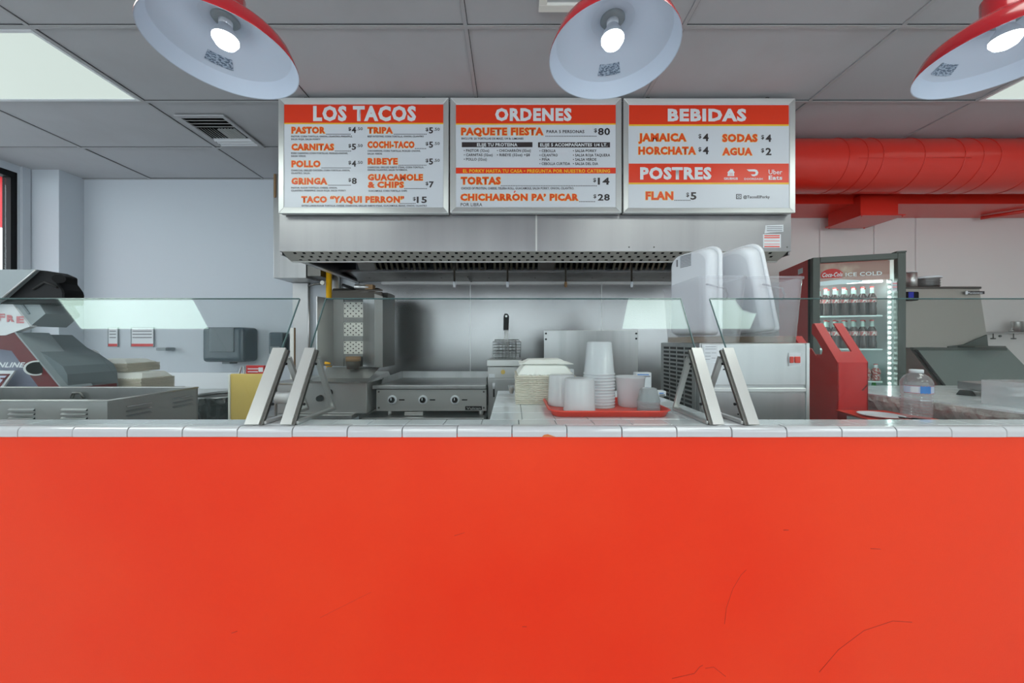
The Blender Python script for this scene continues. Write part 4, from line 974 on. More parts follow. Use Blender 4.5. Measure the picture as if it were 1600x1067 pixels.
# kiosk
t = thing('kiosk', 'angled grey kiosk with black hood and dark red band at far left', 'kiosk', (-2.7, 2.1, .80))
d = 1.95
def slab(name, pts, m, d0=d, th=.12, par=t):
    return obj(name, B().prism([P(x, y, d0) for x, y in pts], (0, th, 0)), m, par)
slab('hood_side', [(-60, 421), (56, 421), (2, 468), (-60, 500)], 'grey_light', d - .03, .03)
obj('hood_trim', B().tube([P(56, 421.5, d - .035), P(0, 468.5, d - .035)], .004, 6), 'aluminium', t)
o = slab('hood_end', [(56, 421.5), (72, 423), (88, 430), (88, 440), (97, 452), (99, 458), (97, 475), (-3, 475), (0, 468)], 'black', d - .01, .10)
o.modifiers.new('b', 'BEVEL').width = .006
obj('hinge_knob', B().cyl(P(92, 435.5, d - .05), P(92, 435.5, d + .10), .024, n=24), 'black', t)
obj('hood_rib', B().tube([P(52, 452, d - .012), P(70, 441, d - .012), P(90, 449, d - .012)], .006, 6), 'black_rubber', t)
slab('sign_panel', [(-40, 468), (14, 468), (47, 510), (8, 524), (-40, 524)], 'paper', d, .03)
slab('upper_arm', [(14, 468), (57, 468), (71, 490), (47, 510)], 'grey_light', d + .01, .16)
slab('arm_groove', [(27, 469), (31, 469), (46, 490), (43, 491)], 'grey_plastic', d + .005, .006)
slab('red_band', [(-40, 480 + 40), (8, 524), (22, 519), (95, 607), (62, 607), (18, 548), (-40, 540)], 'kiosk_red', d + .004, .14)
slab('band_edge', [(22, 519), (25, 519), (98, 607), (95, 607)], 'grey_light', d - .002, .14)
slab('side_panel', [(26, 522), (52, 544), (75, 556), (98, 572), (105, 585), (108, 625), (98, 625)], 'grey_plastic', d + .03, .25)
slab('back_panel', [(-60, 524), (8, 524), (62, 607), (62, 640), (-60, 640)], 'kiosk_grey', d + .05, .12)
slab('lower_body', [(-80, 607), (104, 607), (104, 645), (-80, 645)], 'kiosk_red', d + .01, .25)
sp = obj('speaker', B().cyl(P(56.5, 575, d - .010), P(56.5, 575, d + .01), .042, n=28), 'aluminium', t)
obj('speaker_grille', B().cyl(P(56.5, 575, d - .013), P(56.5, 575, d + .0), .034, n=28), 'black', sp)
slab('lower_sign', [(-60, 579), (23, 579), (0, 612), (-60, 612)], 'print_white', d - .010, .008)
slab('lower_sign_inner', [(-60, 584), (16, 584), (-3, 608), (-60, 608)], 'kiosk_red', d - .0115, .002)
slab('lower_sign_face', [(-60, 587), (10, 587), (-6, 605), (-60, 605)], 'label_pale', d - .013, .002)
slab('plinth', [(-80, 650), (104, 650), (104, 760), (-80, 760)], 'grey_plastic', d + .05, .2) if False else None
obj('plinth', B().box(X(-80, d), X(100, d), d + .03, d + .24, .801, Z(645, d)), 'grey_plastic', t)
text(t, 'ONLINE', -14, 40, 574, 8, 'print_white', d - .004, .03, None, .4)
text(t, '7', 1, 8, 602, 12, 'kiosk_red', d - .015, .03)
for i, s in enumerate('ERF'):
    text(t, s, 26 - 15 * i, 38 - 15 * i, 505 - 2 * i, 11, 'pink_print', d - .001, .05)
# trash can with bag
d = 2.75
t = thing('waste_bin', 'steel rimmed bin lined with a shiny black bag behind the ledge', 'bin', (X(346, d), d, 0))
zr = Z(617, d)
obj('rim', B().lathe([(.205, zr - .02), (.215, zr), (.205, zr + .004), (.190, zr), (.195, zr - .02)], (X(346, d), d + .05, 0), 32, close=True), 'steel', t)
obj('drum', B().lathe([(0, .001), (.17, .001), (.19, .05), (.2, zr - .02)], (X(346, d), d + .05, 0), 32), 'steel', t)
pr = []
bb = B(); n = 48; rings = []
for j, (r_, z) in enumerate(((.216, zr - .004), (.226, zr - .05), (.222, zr - .14), (.228, zr - .24), (.220, zr - .30))):
    rings.append([bb.bm.verts.new((X(346, d) + (r_ + random.uniform(-.010, .010)) * math.cos(2 * PI * i / n), d + .05 + (r_ + random.uniform(-.010, .010)) * math.sin(2 * PI * i / n), z + random.uniform(-.008, .008))) for i in range(n)])
for a, b2_ in zip(rings, rings[1:]):
    for i in range(n): bb.bm.faces.new((a[i], a[(i + 1) % n], b2_[(i + 1) % n], b2_[i]))
obj('bin_bag', bb, 'bag_black', t)
# yellow board and friends on the work table
d = 1.90
t = thing('cutting_board', 'yellow cutting board standing upright left of the brackets', 'cutting board', (X(386, d), d, .80))
o = obj('board', B().box(X(360, d), X(413, d), d, d + .014, .802, Z(584, d), .004), 'yellow_board', t)
obj('edge_strip', B().box(X(357, d), X(360, d) - .0005, d - .004, d + .018, .802, Z(585, d), .003), 'foam', t)
t = thing('red_carton', 'red and white carton behind the yellow cutting board', 'carton', (X(402, 2.1), 2.1, .80))
obj('carton_body', B().box(X(384, 2.1), X(412, 2.1), 2.1, 2.12, .802, Z(571, 2.1), .002, 1), 'cap_red', t)
flat(t, 'carton_stripe', 'print_white', 2.0995, 387, 407, 575.5, 577, .001); flat(t, 'carton_stripe', 'print_white', 2.0995, 387, 403, 580, 581.5, .001); flat(t, 'carton_patch', 'paper', 2.0993, 404, 411, 574, 581, .001)
t = thing('wire_rack', 'bent wire holder beside the red carton', 'rack', (X(378, 2.1), 2.1, .80))
obj('wire_frame', B().tube([P(374, 668, 2.06), P(374, 584, 2.06), P(377, 573, 2.06), P(381, 573, 2.06), P(382, 584, 2.06), P(382, 668, 2.06)], .004, 6), 'steel_bright', t)
# film roll and small rack
d = 2.08
t = thing('film_roll', 'roll of white wrap on a small steel rack between the left brackets', 'roll', (X(447, d), d, .80))
obj('roll', B().cyl(P(434, 621, d), P(458, 621, d), .036, n=24), 'white_plastic', t)
obj('core', B().cyl(P(431, 621, d), P(461, 621, d), .012, n=12), 'foam_edge', t)
bb = B()
for px in (431, 461): bb.cyl((X(px, d), d, .80), (X(px, d), d, Z(596, d)), .008, n=8)
obj('rack_post', bb, 'steel', t)
obj('rack_shelf', B().box(X(428, d), X(470, d), d - .05, d + .12, Z(600, d), Z(597, d), .002, 1), 'steel', t)

# ================================================================ CUPS AND TRAY
t = thing('serving_tray', 'flat red serving tray holding plastic cups on the tiled counter', 'tray', (.315, 1.22, CT))
tx0, tx1, ty0, ty1 = .135, .495, 1.108, 1.345
def rrect(x0, x1, y0, y1, r, z, n=5):
    pts = []
    for cx_, cy_, a0 in ((x1 - r, y1 - r, 0), (x0 + r, y1 - r, PI / 2), (x0 + r, y0 + r, PI), (x1 - r, y0 + r, 1.5 * PI)):
        for k in range(n + 1): a = a0 + PI / 2 * k / n; pts.append((cx_ + r * math.cos(a), cy_ + r * math.sin(a), z))
    return pts
bb = B(); ringz = [(0, .001), (0, .004), (.012, .020), (.016, .022), (.020, .020), (.0155, .018), (.004, .001)]
rings = []
for e, z in ((0, .0045), (.010, .021), (.015, .023), (.019, .020), (.013, .018), (.003, .001)):
    rings.append([bb.bm.verts.new(Vector(p)) for p in rrect(tx0 - e, tx1 + e, ty0 - e, ty1 + e, .03 + e, CT + z)])
for a, b2_ in zip(rings, rings[1:]):
    for i in range(len(a)): bb.bm.faces.new((a[i], a[(i + 1) % len(a)], b2_[(i + 1) % len(a)], b2_[i])).smooth = True
bb.bm.faces.new(rings[0]); bb.bm.faces.new(rings[-1][::-1])
obj('tray_body', bb, 'tray_red', t)
TZ = CT + .0050
def cup(x, y, r_base, r_rim, h, up, label, z=TZ, m='cup_plastic', rim=.003, name='deli_container', cat='container', group=None, th=.0015):
    t = thing(name, label, cat, (x, y, z), group)
    if up: pr = [(0, 0), (r_base - .003, 0), (r_base, .004), (r_rim, h - .004), (r_rim + rim, h - .003), (r_rim + rim, h), (r_rim - th, h), (r_base - th, .006), (0, .004)]
    else: pr = [(0, h), (r_base - .003, h), (r_base, h - .004), (r_rim, .006), (r_rim + rim, .005), (r_rim + rim, .0), (r_rim - th, 0), (r_base - th, h - .006), (0, h - .004)]
    obj('cup_wall', B().lathe(pr, (x, y, z), 40), m, t)
    return t
cup(.229, 1.189, .050, .0525, .110, False, 'frosted plastic container upside down at the tray front, left', rim=.0015)
cup(.185, 1.300, .047, .051, .112, False, 'frosted plastic container at the back left of the tray', rim=.001)
cup(.432, 1.275, .043, .052, .108, True, 'upright frosted plastic container right of the tall cup stack')
N = 12
for k in range(N):
    cup(.317, 1.270, .0445, .0535, .118, False, 'frosted cup upside down in the tall stack, %s from bottom' % ORD[k], TZ + k * .0106, group='tall stack of upside down cups')
for k in range(7):
    cup(.457, 1.168, .0275, .0355, .046, False, 'small clear portion cup in the short stack, %s from bottom' % ORD[k], TZ + k * .0056, 'small_cup_plastic', .0015, 'portion_cup', 'cup', 'short stack of portion cups', .001)
# little cartons at the far edge of the counter
for (x0, x1, y0, y1, d, lab, m) in ((883, 897, 577, 613, 1.62, 'small white printed carton behind the takeout stack', 'paper'), (994, 1018, 582, 613, 1.62, 'small white carton behind the right container', 'paper'), (1028, 1041, 611, 624, 1.52, 'tiny white carton near the right counter edge', 'paper')):
    zb = CT + .001
    t = thing('small_carton', lab, 'carton', (X((x0 + x1) / 2, d), d, zb))
    obj('carton_body', B().box(X(x0, d), X(x1, d), d, d + .04, zb, Z(y0, d), .002, 1), m, t)
    obj('print_line', B().box(X(x0 + 2, d), X(x1 - 2, d), d - .0008, d, Z(y0 + 7, d), Z(y0 + 5, d)), 'print_grey', t)
    obj('print_line', B().box(X(x0 + 2, d), X(x1 - 4, d), d - .0008, d, Z(y0 + 4, d), Z(y0 + 2.5, d)), 'label_blue', t)
t = cup(X(799, 1.6), 1.60, .010, .014, .038, True, 'tiny salsa cup standing at the back left of the tiled counter', CT + .001, 'small_cup_plastic', .001, 'salsa_cup', 'cup')
obj('salsa', B().cyl((X(799, 1.6), 1.6, CT + .005), (X(799, 1.6), 1.6, CT + .024), .0095, .0115), 'burnt', t)

# ================================================================ COUNTERTOP MACHINE (right of brackets)
MX0, MX1, MY0, MY1, MZ0, MZ1 = .810, 1.278, 1.50, 1.90, .902, Z(536, 1.5)
table('side_table', .70, 1.578, 1.16, 2.30, .90, 'stainless work table behind the right half of the ledge')
t = thing('countertop_machine', 'boxy stainless countertop machine with louvred side under the clear bins', 'appliance', (1.04, 1.7, MZ0))
obj('body', B().box(MX0, MX1, MY0 + .006, MY1, MZ0, MZ1, .004), 'steel', t)
obj('front_panel', B().box(MX0 + .006, MX1 - .014, MY0, MY0 + .006, Z(602, 1.5), MZ1 - .004, .002, 1), 'steel', t)
obj('lower_panel', B().box(MX0 + .006, MX1 - .014, MY0 + .002, MY0 + .006, MZ0 + .01, Z(614, 1.5), .001, 1), 'steel', t)
obj('trim_strip', B().box(MX0 + .006, MX1 - .014, MY0 - .003, MY0 + .006, Z(612, 1.5), Z(606, 1.5), .002, 1), 'aluminium', t)
obj('corner_strip', B().box(MX1 - .014, MX1, MY0 - .004, MY0 + .006, MZ0, MZ1, .002, 1), 'aluminium', t)
vent = obj('vent_plate', B().box(MX0 - .006, MX0, MY0 + .03, MY1 - .015, MZ0 + .02, MZ1 - .015, .002, 1), 'steel', t)
for c_ in range(4):
    ya = MY0 + .06 + c_ * .075
    for r_ in range(17):
        z = MZ0 + .05 + r_ * .020
        obj('louvre_slot', B().box(MX0 - .0075, MX0 - .0055, ya, ya + .060, z, z + .011), 'black', vent)
sg = flat(t, 'label_sheet', 'paper', MY0 - .0005, 1100, 1121, 539, 567, .001)
for x0_, x1_, y in ((1102, 1119, 541), (1102, 1119, 545), (1102, 1110, 551), (1112, 1119, 551), (1102, 1110, 556), (1102, 1109, 561), (1112, 1118, 559)): obj('print_line', B().box(X(x0_, 1.4985), X(x1_, 1.4985), 1.4978, 1.4985, Z(y + .6, 1.4985), Z(y, 1.4985)), 'print_grey', sg)
sw = flat(t, 'switch_plate', 'paper', MY0 - .0005, 1232, 1251, 551, 572, .003)
for xa, xb in ((1233.5, 1239), (1241, 1249.5)): obj('rocker_switch', B().box(X(xa, 1.495), X(xb, 1.495), 1.489, 1.496, Z(567, 1.495), Z(557, 1.495), .002, 1), 'switch_red', sw)
for px, py in ((1131, 577), (1153, 647)): p = P(px, py, MY0); obj('screw', B().cyl(p, p + Vector((0, -.003, 0)), .003, n=8), 'black', t)
obj('power_cable', B().tube([(1.0, 1.44, .915), (1.06, 1.42, .96), (1.12, 1.43, .985), (1.18, 1.44, .93)], .006, 8), 'black', t)
# clear bins
def bin_(x0, x1, y0, y1, z0, z1, label, rim=True):
    t = thing('clear_bin', label, 'bin', ((x0 + x1) / 2, (y0 + y1) / 2, z0), 'clear plastic bins on the countertop machine')
    bb = B(); k = .014
    outer = [rrect(x0 + k, x1 - k, y0 + k, y1 - k, .03, z0), rrect(x0, x1, y0, y1, .025, z1 - .012), rrect(x0 - .006, x1 + .006, y0 - .006, y1 + .006, .03, z1 - .010), rrect(x0 - .006, x1 + .006, y0 - .006, y1 + .006, .03, z1)]
    rings = [[bb.bm.verts.new(Vector(p)) for p in r_] for r_ in outer]
    for a, b2_ in zip(rings, rings[1:]):
        for i in range(len(a)): bb.bm.faces.new((a[i], a[(i + 1) % len(a)], b2_[(i + 1) % len(a)], b2_[i]))
    bb.bm.faces.new(rings[0])
    obj('bin_wall', bb, 'bin_plastic', t)
    obj('stained_bottom', B().loft(rrect(x0 + k + .001, x1 - k - .001, y0 + k + .001, y1 - k - .001, .03, z0 + .001), rrect(x0 + k, x1 - k, y0 + k, y1 - k, .03, z0 + .028)), 'bin_stain', t)
    return t
zb, zt_ = MZ1 + .001, Z(430, 1.5)
binA = bin_(.818, 1.022, 1.51, 1.90, zb, zt_, 'left clear plastic bin with brown stain holding a white container')
binB = bin_(1.036, 1.270, 1.51, 1.88, zb, zt_ - .002, 'right clear plastic bin holding a tilted white container')
def bin_handle(t, x, z, y):
    obj('bin_handle', B().tube([(x - .035, y, z), (x - .035, y - .018, z - .005), (x + .035, y - .018, z - .02), (x + .045, y - .018, z - .05), (x + .045, y, z - .07)], .004, 8), 'bin_plastic', t)
bin_handle(binA, X(1118, 1.5), Z(444, 1.5), 1.505); bin_handle(binB, X(1206, 1.5), Z(444, 1.5), 1.505)
def white_tub(label, M, w, dth, h, r):
    t = thing('white_tub', label, 'container', M.translation, 'white plastic tubs standing in the clear bins')
    def sec(z, e): return [M @ Vector(p) for p in rrect(-w / 2 + e, w / 2 - e, -dth / 2 + e, dth / 2 - e, r, z, 4)]
    # body: rounded in the X-Z outline, extruded in Y
    def outline(e, rr):
        pts = []; x0, x1, z0, z1 = -w / 2 + e, w / 2 - e, e, h - e
        for cx_, cz_, a0, r_ in ((x1 - rr, z1 - rr, 0, rr), (x0 + rr, z1 - rr, PI / 2, rr), (x0 + .02, z0 + .02, PI, .02), (x1 - .02, z0 + .02, 1.5 * PI, .02)):
            for k in range(7): a = a0 + PI / 2 * k / 6; pts.append((cx_ + r_ * math.cos(a), cz_ + r_ * math.sin(a)))
        return pts
    bb = B(); rings = []
    for e, y in ((.028, -dth / 2), (.016, -dth / 2 + .006), (.010, -dth / 2 + .02), (.004, dth / 2 - .03)):
        rings.append([bb.bm.verts.new(M @ Vector((x, y, z))) for x, z in outline(e, r)])
    for a, b2_ in zip(rings, rings[1:]):
        for i in range(len(a)): bb.bm.faces.new((a[i], a[(i + 1) % len(a)], b2_[(i + 1) % len(a)], b2_[i])).smooth = True
    bb.bm.faces.new(rings[0]); bb.bm.faces.new(rings[-1][::-1])
    obj('tub_body', bb, 'white_plastic_dull', t)
    bb = B(); rings = []
    for e, y in ((.002, dth / 2 - .030), (-.004, dth / 2 - .026), (-.004, dth / 2 - .012), (.004, dth / 2 - .008), (.008, dth / 2)):
        rings.append([bb.bm.verts.new(M @ Vector((x, y, z))) for x, z in outline(e, r)])
    for a, b2_ in zip(rings, rings[1:]):
        for i in range(len(a)): bb.bm.faces.new((a[i], a[(i + 1) % len(a)], b2_[(i + 1) % len(a)], b2_[i])).smooth = True
    bb.bm.faces.new(rings[0]); bb.bm.faces.new(rings[-1][::-1])
    obj('tub_lid', bb, 'white_plastic', t)
    return t
M1 = Matrix.Translation((.930, 1.715, zb + .004)) @ Matrix.Rotation(PI / 2 + .12, 4, 'Z')
h1 = Z(390, 1.62) - zb
M1 = Matrix.Translation((.912, 1.745, zb + .032)) @ Matrix.Rotation(-1.22, 4, 'Z')
t1 = white_tub('white rounded tub with vent grooves standing in the left clear bin', M1, .255, .085, h1 - .005, .055)
for k in range(9):
    z_ = h1 - .085 + k * .0068
    bb = B().box(-.045, .020, -.0450, -.0420, z_, z_ + .0028, 0, 1, M1); obj('vent_groove', bb, 'print_grey', t1)
obj('side_marking', B().box(-.070, -.062, -.0450, -.0420, h1 - .075, h1 - .04, 0, 1, M1), 'print_grey', t1)
M2 = Matrix.Translation((X(1172, 1.7) - .008, 1.70, zb + .032)) @ Matrix.Rotation(-.26, 4, 'Y') @ Matrix.Rotation(.95, 4, 'Z')
M2 = Matrix.Translation((1.160, 1.715, zb + .040)) @ Matrix.Rotation(-.20, 4, 'Y') @ Matrix.Rotation(-1.15, 4, 'Z')
white_tub('white rounded tub leaning to the left in the right clear bin', M2, .24, .10, Z(385, 1.66) - zb - .035, .06)

# ================================================================ RED HOLDER
d = 1.55
t = thing('red_holder', 'tall red metal holder with slotted sloping top right of the machine', 'holder', (1.52, 1.6, .90))
hx0, hx1 = X(1309, d), X(1356, d)
zf, zbk = Z(566, d), Z(505, 1.67)
yb = 1.67; z0 = .902
obj('front_plate', B().box(hx0, hx1, d, d + .004, z0, zf), 'machine_red', t)
def side(x, nm='side_plate'):
    # side plate with a round ended notch
    pts = [(d, z0), (d, zf), (d + .03, zf + .044), (yb, zbk), (yb + .012, zbk - .004), (yb + .014, zbk - .05), (yb - .012, zbk - .075), (yb - .045, zf + .052), (yb - .040, zf + .030), (yb - .010, zf + .024), (yb + .018, zf + .06), (yb + .04, zf + .03), (yb + .04, z0)]
    obj(nm, B().prism([(x, y, z) for y, z in pts], (.004, 0, 0)), 'machine_red', t)
side(hx0 - .001); side(hx1 - .003)
def slope(f, x): return Vector((x, d + (yb - d) * f, zf + (zbk - zf) * f))
nn = Vector((0, .006, -.003))
w_ = hx1 - hx0
for (fa, fb, xa, xb) in ((0, .26, hx0, hx1), (.26, 1.0, hx0, hx0 + w_ * .30), (.26, 1.0, hx1 - w_ * .30, hx1)):
    obj('sloping_top', B().prism([slope(fa, xa), slope(fa, xb), slope(fb, xb), slope(fb, xa)], nn), 'machine_red', t)
obj('back_plate', B().box(hx0, hx1, yb + .036, yb + .040, z0, zf + .03), 'machine_red', t)
obj('corner_scratch', B().prism([P(1346, 610, d - .0005), P(1355, 600, d - .0005), P(1355, 603, d - .0005), P(1349, 610, d - .0005)], (0, -.0008, 0)), 'kiosk_red', t)
t = thing('red_holder_small', 'lower red metal holder half hidden behind the tall red holder', 'holder', (1.50, 1.85, .90))
x0, x1 = X(1266, 1.82), X(1290, 1.82)
pts = [(1.78, .902), (1.78, 1.16), (1.93, 1.34), (1.95, 1.33), (1.95, 1.26), (1.90, 1.22), (1.94, 1.18), (1.97, 1.18), (1.97, .902)]
for x in (1.455, 1.600): obj('side_plate', B().prism([(x, y, z) for y, z in pts], (.004, 0, 0)), 'machine_red', t)
obj('front_plate', B().box(1.459, 1.600, 1.78, 1.784, .902, 1.16), 'machine_red', t)
obj('sloping_top', B().prism([(1.459, 1.78, 1.16), (1.50, 1.78, 1.16), (1.50, 1.93, 1.34), (1.459, 1.93, 1.34)], nn), 'machine_red', t)
obj('sloping_top', B().prism([(1.56, 1.78, 1.16), (1.60, 1.78, 1.16), (1.60, 1.93, 1.34), (1.56, 1.93, 1.34)], nn), 'machine_red', t)

# ================================================================ RIGHT COUNTER (tiled, unfinished edge)
RZ = 1.07
t = thing('right_counter', 'white tiled counter with rough unfinished edge at the right', 'counter', (2.4, 1.5, 0))
edge = [(1.60, 1.86), (1.645, 1.60), (1.70, 1.30), (1.735, 1.12), (1.75, 1.08)]
far = [(3.05, 1.90), (3.05, 1.08)]
top = [(1.585, 1.90)] + edge + [(3.4, 1.08), (3.4, 1.90)]
obj('base', B().prism([(x + .01, y, 0) for x, y in top], (0, 0, RZ - .062)), 'plaster_grey', t)
# rough edge strip, uneven mortar
bb = B(); n = 60; ra = []; rb = []; rc_ = []
for i in range(n + 1):
    f = i / n; y = 1.90 - f * .82; x = 1.585 + f * .165
    j = random.uniform(-.004, .004)
    ra.append(bb.bm.verts.new((x - .001 + random.uniform(-.001, .001), y, RZ - .006))); rb.append(bb.bm.verts.new((x - .008 + j, y, RZ - .028 + random.uniform(-.004, .004)))); rc_.append(bb.bm.verts.new((x + .004 + random.uniform(-.004, .004), y, RZ - .066 + random.uniform(-.008, .005))))
for i in range(n): bb.bm.faces.new((ra[i], ra[i + 1], rb[i + 1], rb[i])); bb.bm.faces.new((rb[i], rb[i + 1], rc_[i + 1], rc_[i]))
obj('rough_edge', bb, 'concrete', t)
obj('mortar_bed', B().prism([(x + .006, y, RZ - .062) for x, y in top], (0, 0, .056)), 'concrete', t)
tw = .108
for i in range(15):
    for j in range(7):
        y1_ = 1.90 - j * .117; y0_ = max(y1_ - .115, 1.082)
        ex = lambda y: 1.585 + (1.90 - y) / .82 * .165
        xa = 1.585 + .02 + i * tw; xb = xa + tw - .002
        xa_f = max(xa, ex(y1_)); xa_n = max(xa, ex(y0_))
        if i == 0: xa_f, xa_n = ex(y1_), ex(y0_)
        if xb - xa_n < .01: 
            continue
        obj('counter_tile', B().prism([(xa_f, y1_, RZ - .006), (xa_n, y0_, RZ - .006), (xb, y0_, RZ - .006), (xb, y1_, RZ - .006)], (0, 0, .006)), 'tile_white', t)
# steel pan on it
d = 1.40
t = thing('steel_scale', 'flat stainless platform on black feet on the right tiled counter', 'scale', (2.0, 1.45, RZ))
sx0, sx1 = X(1505, 1.60), 2.55
obj('platform', B().prism([(sx0, 1.62, RZ + .022), (1.98, 1.38, RZ + .022), (2.6, 1.38, RZ + .022), (2.6, 1.66, RZ + .022)], (0, 0, .034)), 'steel', t)
for x, y in ((2.03, 1.56), (2.12, 1.42), (2.5, 1.45)): obj('foot', B().cyl((x, y, RZ + .001), (x, y, RZ + .022), .028, .018, 16), 'black_rubber', t)
t = thing('clear_box', 'clear acrylic box at the right picture edge on the tiled counter', 'box', (X(1600, 1.25), 1.27, RZ))
bb = B(); x0 = X(1585, 1.25)
obj('acrylic_wall', B().box(x0, x0 + .16, 1.22, 1.34, RZ + .001, Z(597, 1.25), .004), 'small_cup_plastic', t)

# red tray with plate, bottle on the table between
t = thing('red_tray', 'red tray lying behind the right ledge under the water bottle', 'tray', (1.5, 1.33, .90))
RT = 1.000
b_ = B(); b_.loft([(1.36, 1.20, RT - .004), (1.66, 1.20, RT - .004), (1.62, 1.50, RT - .004), (1.45, 1.53, RT - .004)][::1], [(1.34, 1.18, RT + .008), (1.685, 1.18, RT + .008), (1.63, 1.53, RT + .008), (1.43, 1.545, RT + .008)])
obj('tray_body', b_, 'tray_red', t)
obj('tray_support', B().box(1.42, 1.57, 1.24, 1.48, .901, RT - .005), 'plaster_grey', t)
PZ = RT + .009
t = thing('white_plate', 'white paper plate on the red tray beside the red holder', 'plate', (1.47, 1.38, PZ))
obj('plate_dish', B().lathe([(0, .001), (.05, .001), (.068, .007), (.070, .009), (.066, .009), (.05, .004), (0, .004)], (1.478, 1.40, PZ), 32), 'paper', t)
t = thing('plastic_fork', 'black plastic fork lying on the red tray', 'fork', (1.53, 1.27, PZ))
obj('fork_stem', B().tube([(1.50, 1.31, PZ + .012), (1.55, 1.27, PZ + .008), (1.61, 1.235, PZ + .008)], .004, 6), 'black', t)
for k in range(3): obj('tine', B().cyl((1.50 - k * .004, 1.31 - k * .005, PZ + .012), (1.475 - k * .004, 1.332 - k * .005, PZ + .013), .0016, n=5), 'black', t)
# water bottle
bx_, by_ = X(1431.5, 1.37), 1.37
t = thing('water_bottle', 'clear plastic water bottle with blue label and white cap', 'bottle', (bx_, by_, PZ))
hb = Z(577, 1.37) - PZ; rB = X(1450, 1.37) - bx_ - .001
pr = [(0, .004), (rB * .5, .001), (rB * .85, .002), (rB * .95, .010)]
for k in range(7):
    z = .016 + k * .0115; pr += [(rB * .97, z), (rB * .90, z + .0035), (rB * .90, z + .006), (rB * .97, z + .0095)]
pr += [(rB * .98, hb * .52), (rB * .98, hb * .68), (rB, hb * .70), (rB * .98, hb * .76), (rB * .75, hb * .86), (rB * .42, hb * .92), (rB * .36, hb * .935), (rB * .36, hb * .95), (0, hb * .95)]
obj('bottle_body', B().lathe(pr, (bx_, by_, PZ), 40), 'pet', t)
obj('screw_cap', B().lathe([(0, hb * .93), (rB * .44, hb * .93), (rB * .44, hb * .995), (rB * .40, hb), (0, hb)], (bx_, by_, PZ), 28), 'white_plastic', t)
def arc_label(par, nm, a0, a1, z0, z1, r, m):
    bb = B(); n = 14
    for k in range(n):
        u0 = a0 + (a1 - a0) * k / n; u1 = a0 + (a1 - a0) * (k + 1) / n
        bb.quad((bx_ + r * math.cos(u0), by_ + r * math.sin(u0), z0), (bx_ + r * math.cos(u1), by_ + r * math.sin(u1), z0), (bx_ + r * math.cos(u1), by_ + r * math.sin(u1), z1), (bx_ + r * math.cos(u0), by_ + r * math.sin(u0), z1))
    return obj(nm, bb, m, par)
lb = arc_label(t, 'paper_label', PI * .98, PI * 2.02, PZ + hb * .53, PZ + hb * .68, rB * 1.0, 'label_pale')
arc_label(lb, 'label_blue_field', PI * 1.30, PI * 1.52, PZ + hb * .53, PZ + hb * .68, rB * 1.008, 'label_blue')
arc_label(lb, 'label_red_line', PI * .98, PI * 2.02, PZ + hb * .53, PZ + hb * .537, rB * 1.012, 'cap_red')
arc_label(lb, 'label_red_line', PI * .98, PI * 2.02, PZ + hb * .673, PZ + hb * .68, rB * 1.012, 'cap_red')
arc_label(lb, 'label_panel', PI * 1.12, PI * 1.27, PZ + hb * .55, PZ + hb * .66, rB * 1.006, 'paper')

# ================================================================ DRINKS COOLER
CW, CD, CH = .595, .62, 1.995
CM = Matrix.Translation((2.458, 2.85, 0)) @ Matrix.Rotation(-math.atan2(.17, .566), 4, 'Z')
t = thing('drinks_cooler', 'tall dark framed glass door drinks cooler with red sides', 'cooler', CM.translation)
def cb(name, m, x0, x1, y0, y1, z0, z1, bev=0, par=None):
    return obj(name, B().box(x0, x1, y0, y1, z0, z1, bev, 2, CM), m, par or t)
cb('side_panel', 'cap_red', 0, .025, .06, CD, .05, CH); cb('side_panel', 'cap_red', CW - .025, CW, .06, CD, .05, CH)
cb('side_front_edge', 'black', -.001, .025, .045, .075, .05, CH)
cb('top_panel', 'cap_red', .025, CW - .025, .06, CD, CH - .03, CH); cb('back_panel', 'cooler_inside', .025, CW - .025, CD - .03, CD, .1, CH - .03)
cb('base', 'black', 0.005, CW - .005, .03, CD, .0, .05)
cb('floor_panel', 'cooler_inside', .025, CW - .025, .06, CD - .03, .05, .25)
cb('inner_liner', 'cooler_inside', .025, .035, .06, CD - .03, .25, CH - .03); cb('inner_liner', 'cooler_inside', CW - .035, CW - .025, .06, CD - .03, .25, CH - .03)
fr_ = B(); fw = .050
for a in ((0, fw, .12, CH), (CW - fw, CW, .12, CH), (fw, CW - fw, CH - .045, CH), (fw, CW - fw, .12, .2)): fr_.box(a[0], a[1], 0, .045, a[2], a[3], .003, 1, CM)
door = obj('door', fr_, 'dark_frame', t)
cb('door_glass', 'cooler_glass', fw, CW - fw, .015, .021, .2, CH - .045, 0, door)
cb('corner_cap', 'dark_frame', CW - .06, CW, -.004, .05, CH, CH + .012)
def cpx(px, py, y=.0):    # pixel on the cooler plane at local depth y -> local x,z
    dirv = Vector(((px - CX) / F, 1, (CY - py) / F)); inv = CM.inverted()
    o_ = inv @ Vector((0, 0, ZC)); q_ = inv.to_3x3() @ dirv; k_ = (y - o_.y) / q_.y; r_ = o_ + q_ * k_
    return r_.x, r_.z
HZ0 = 1.845; HZ1 = CH - .045
hd = cb('header_sign', 'header_print', fw, CW - fw - .02, .05, .056, 1.800, HZ1)
x_, z_ = cpx(1309, 420, .05)
obj('ice_swoosh', B().prism([CM @ Vector(p) for p in ((fw, .048, 1.80), (fw + .16, .048, 1.815), (fw + .30, .048, 1.80), (fw + .30, .048, 1.785), (fw, .048, 1.765))], CM.to_3x3() @ Vector((0, -.002, 0))), 'header_ice', hd)
rp_ = [(.13 + .075 * math.cos(a * PI / 12) * 1.0 + .02, .049, 1.855 + .05 * math.sin(a * PI / 12)) for a in range(-2, 15)]
obj('red_disc', B().prism([CM @ Vector(p) for p in rp_], CM.to_3x3() @ Vector((0, -.002, 0))), 'cap_red', hd)
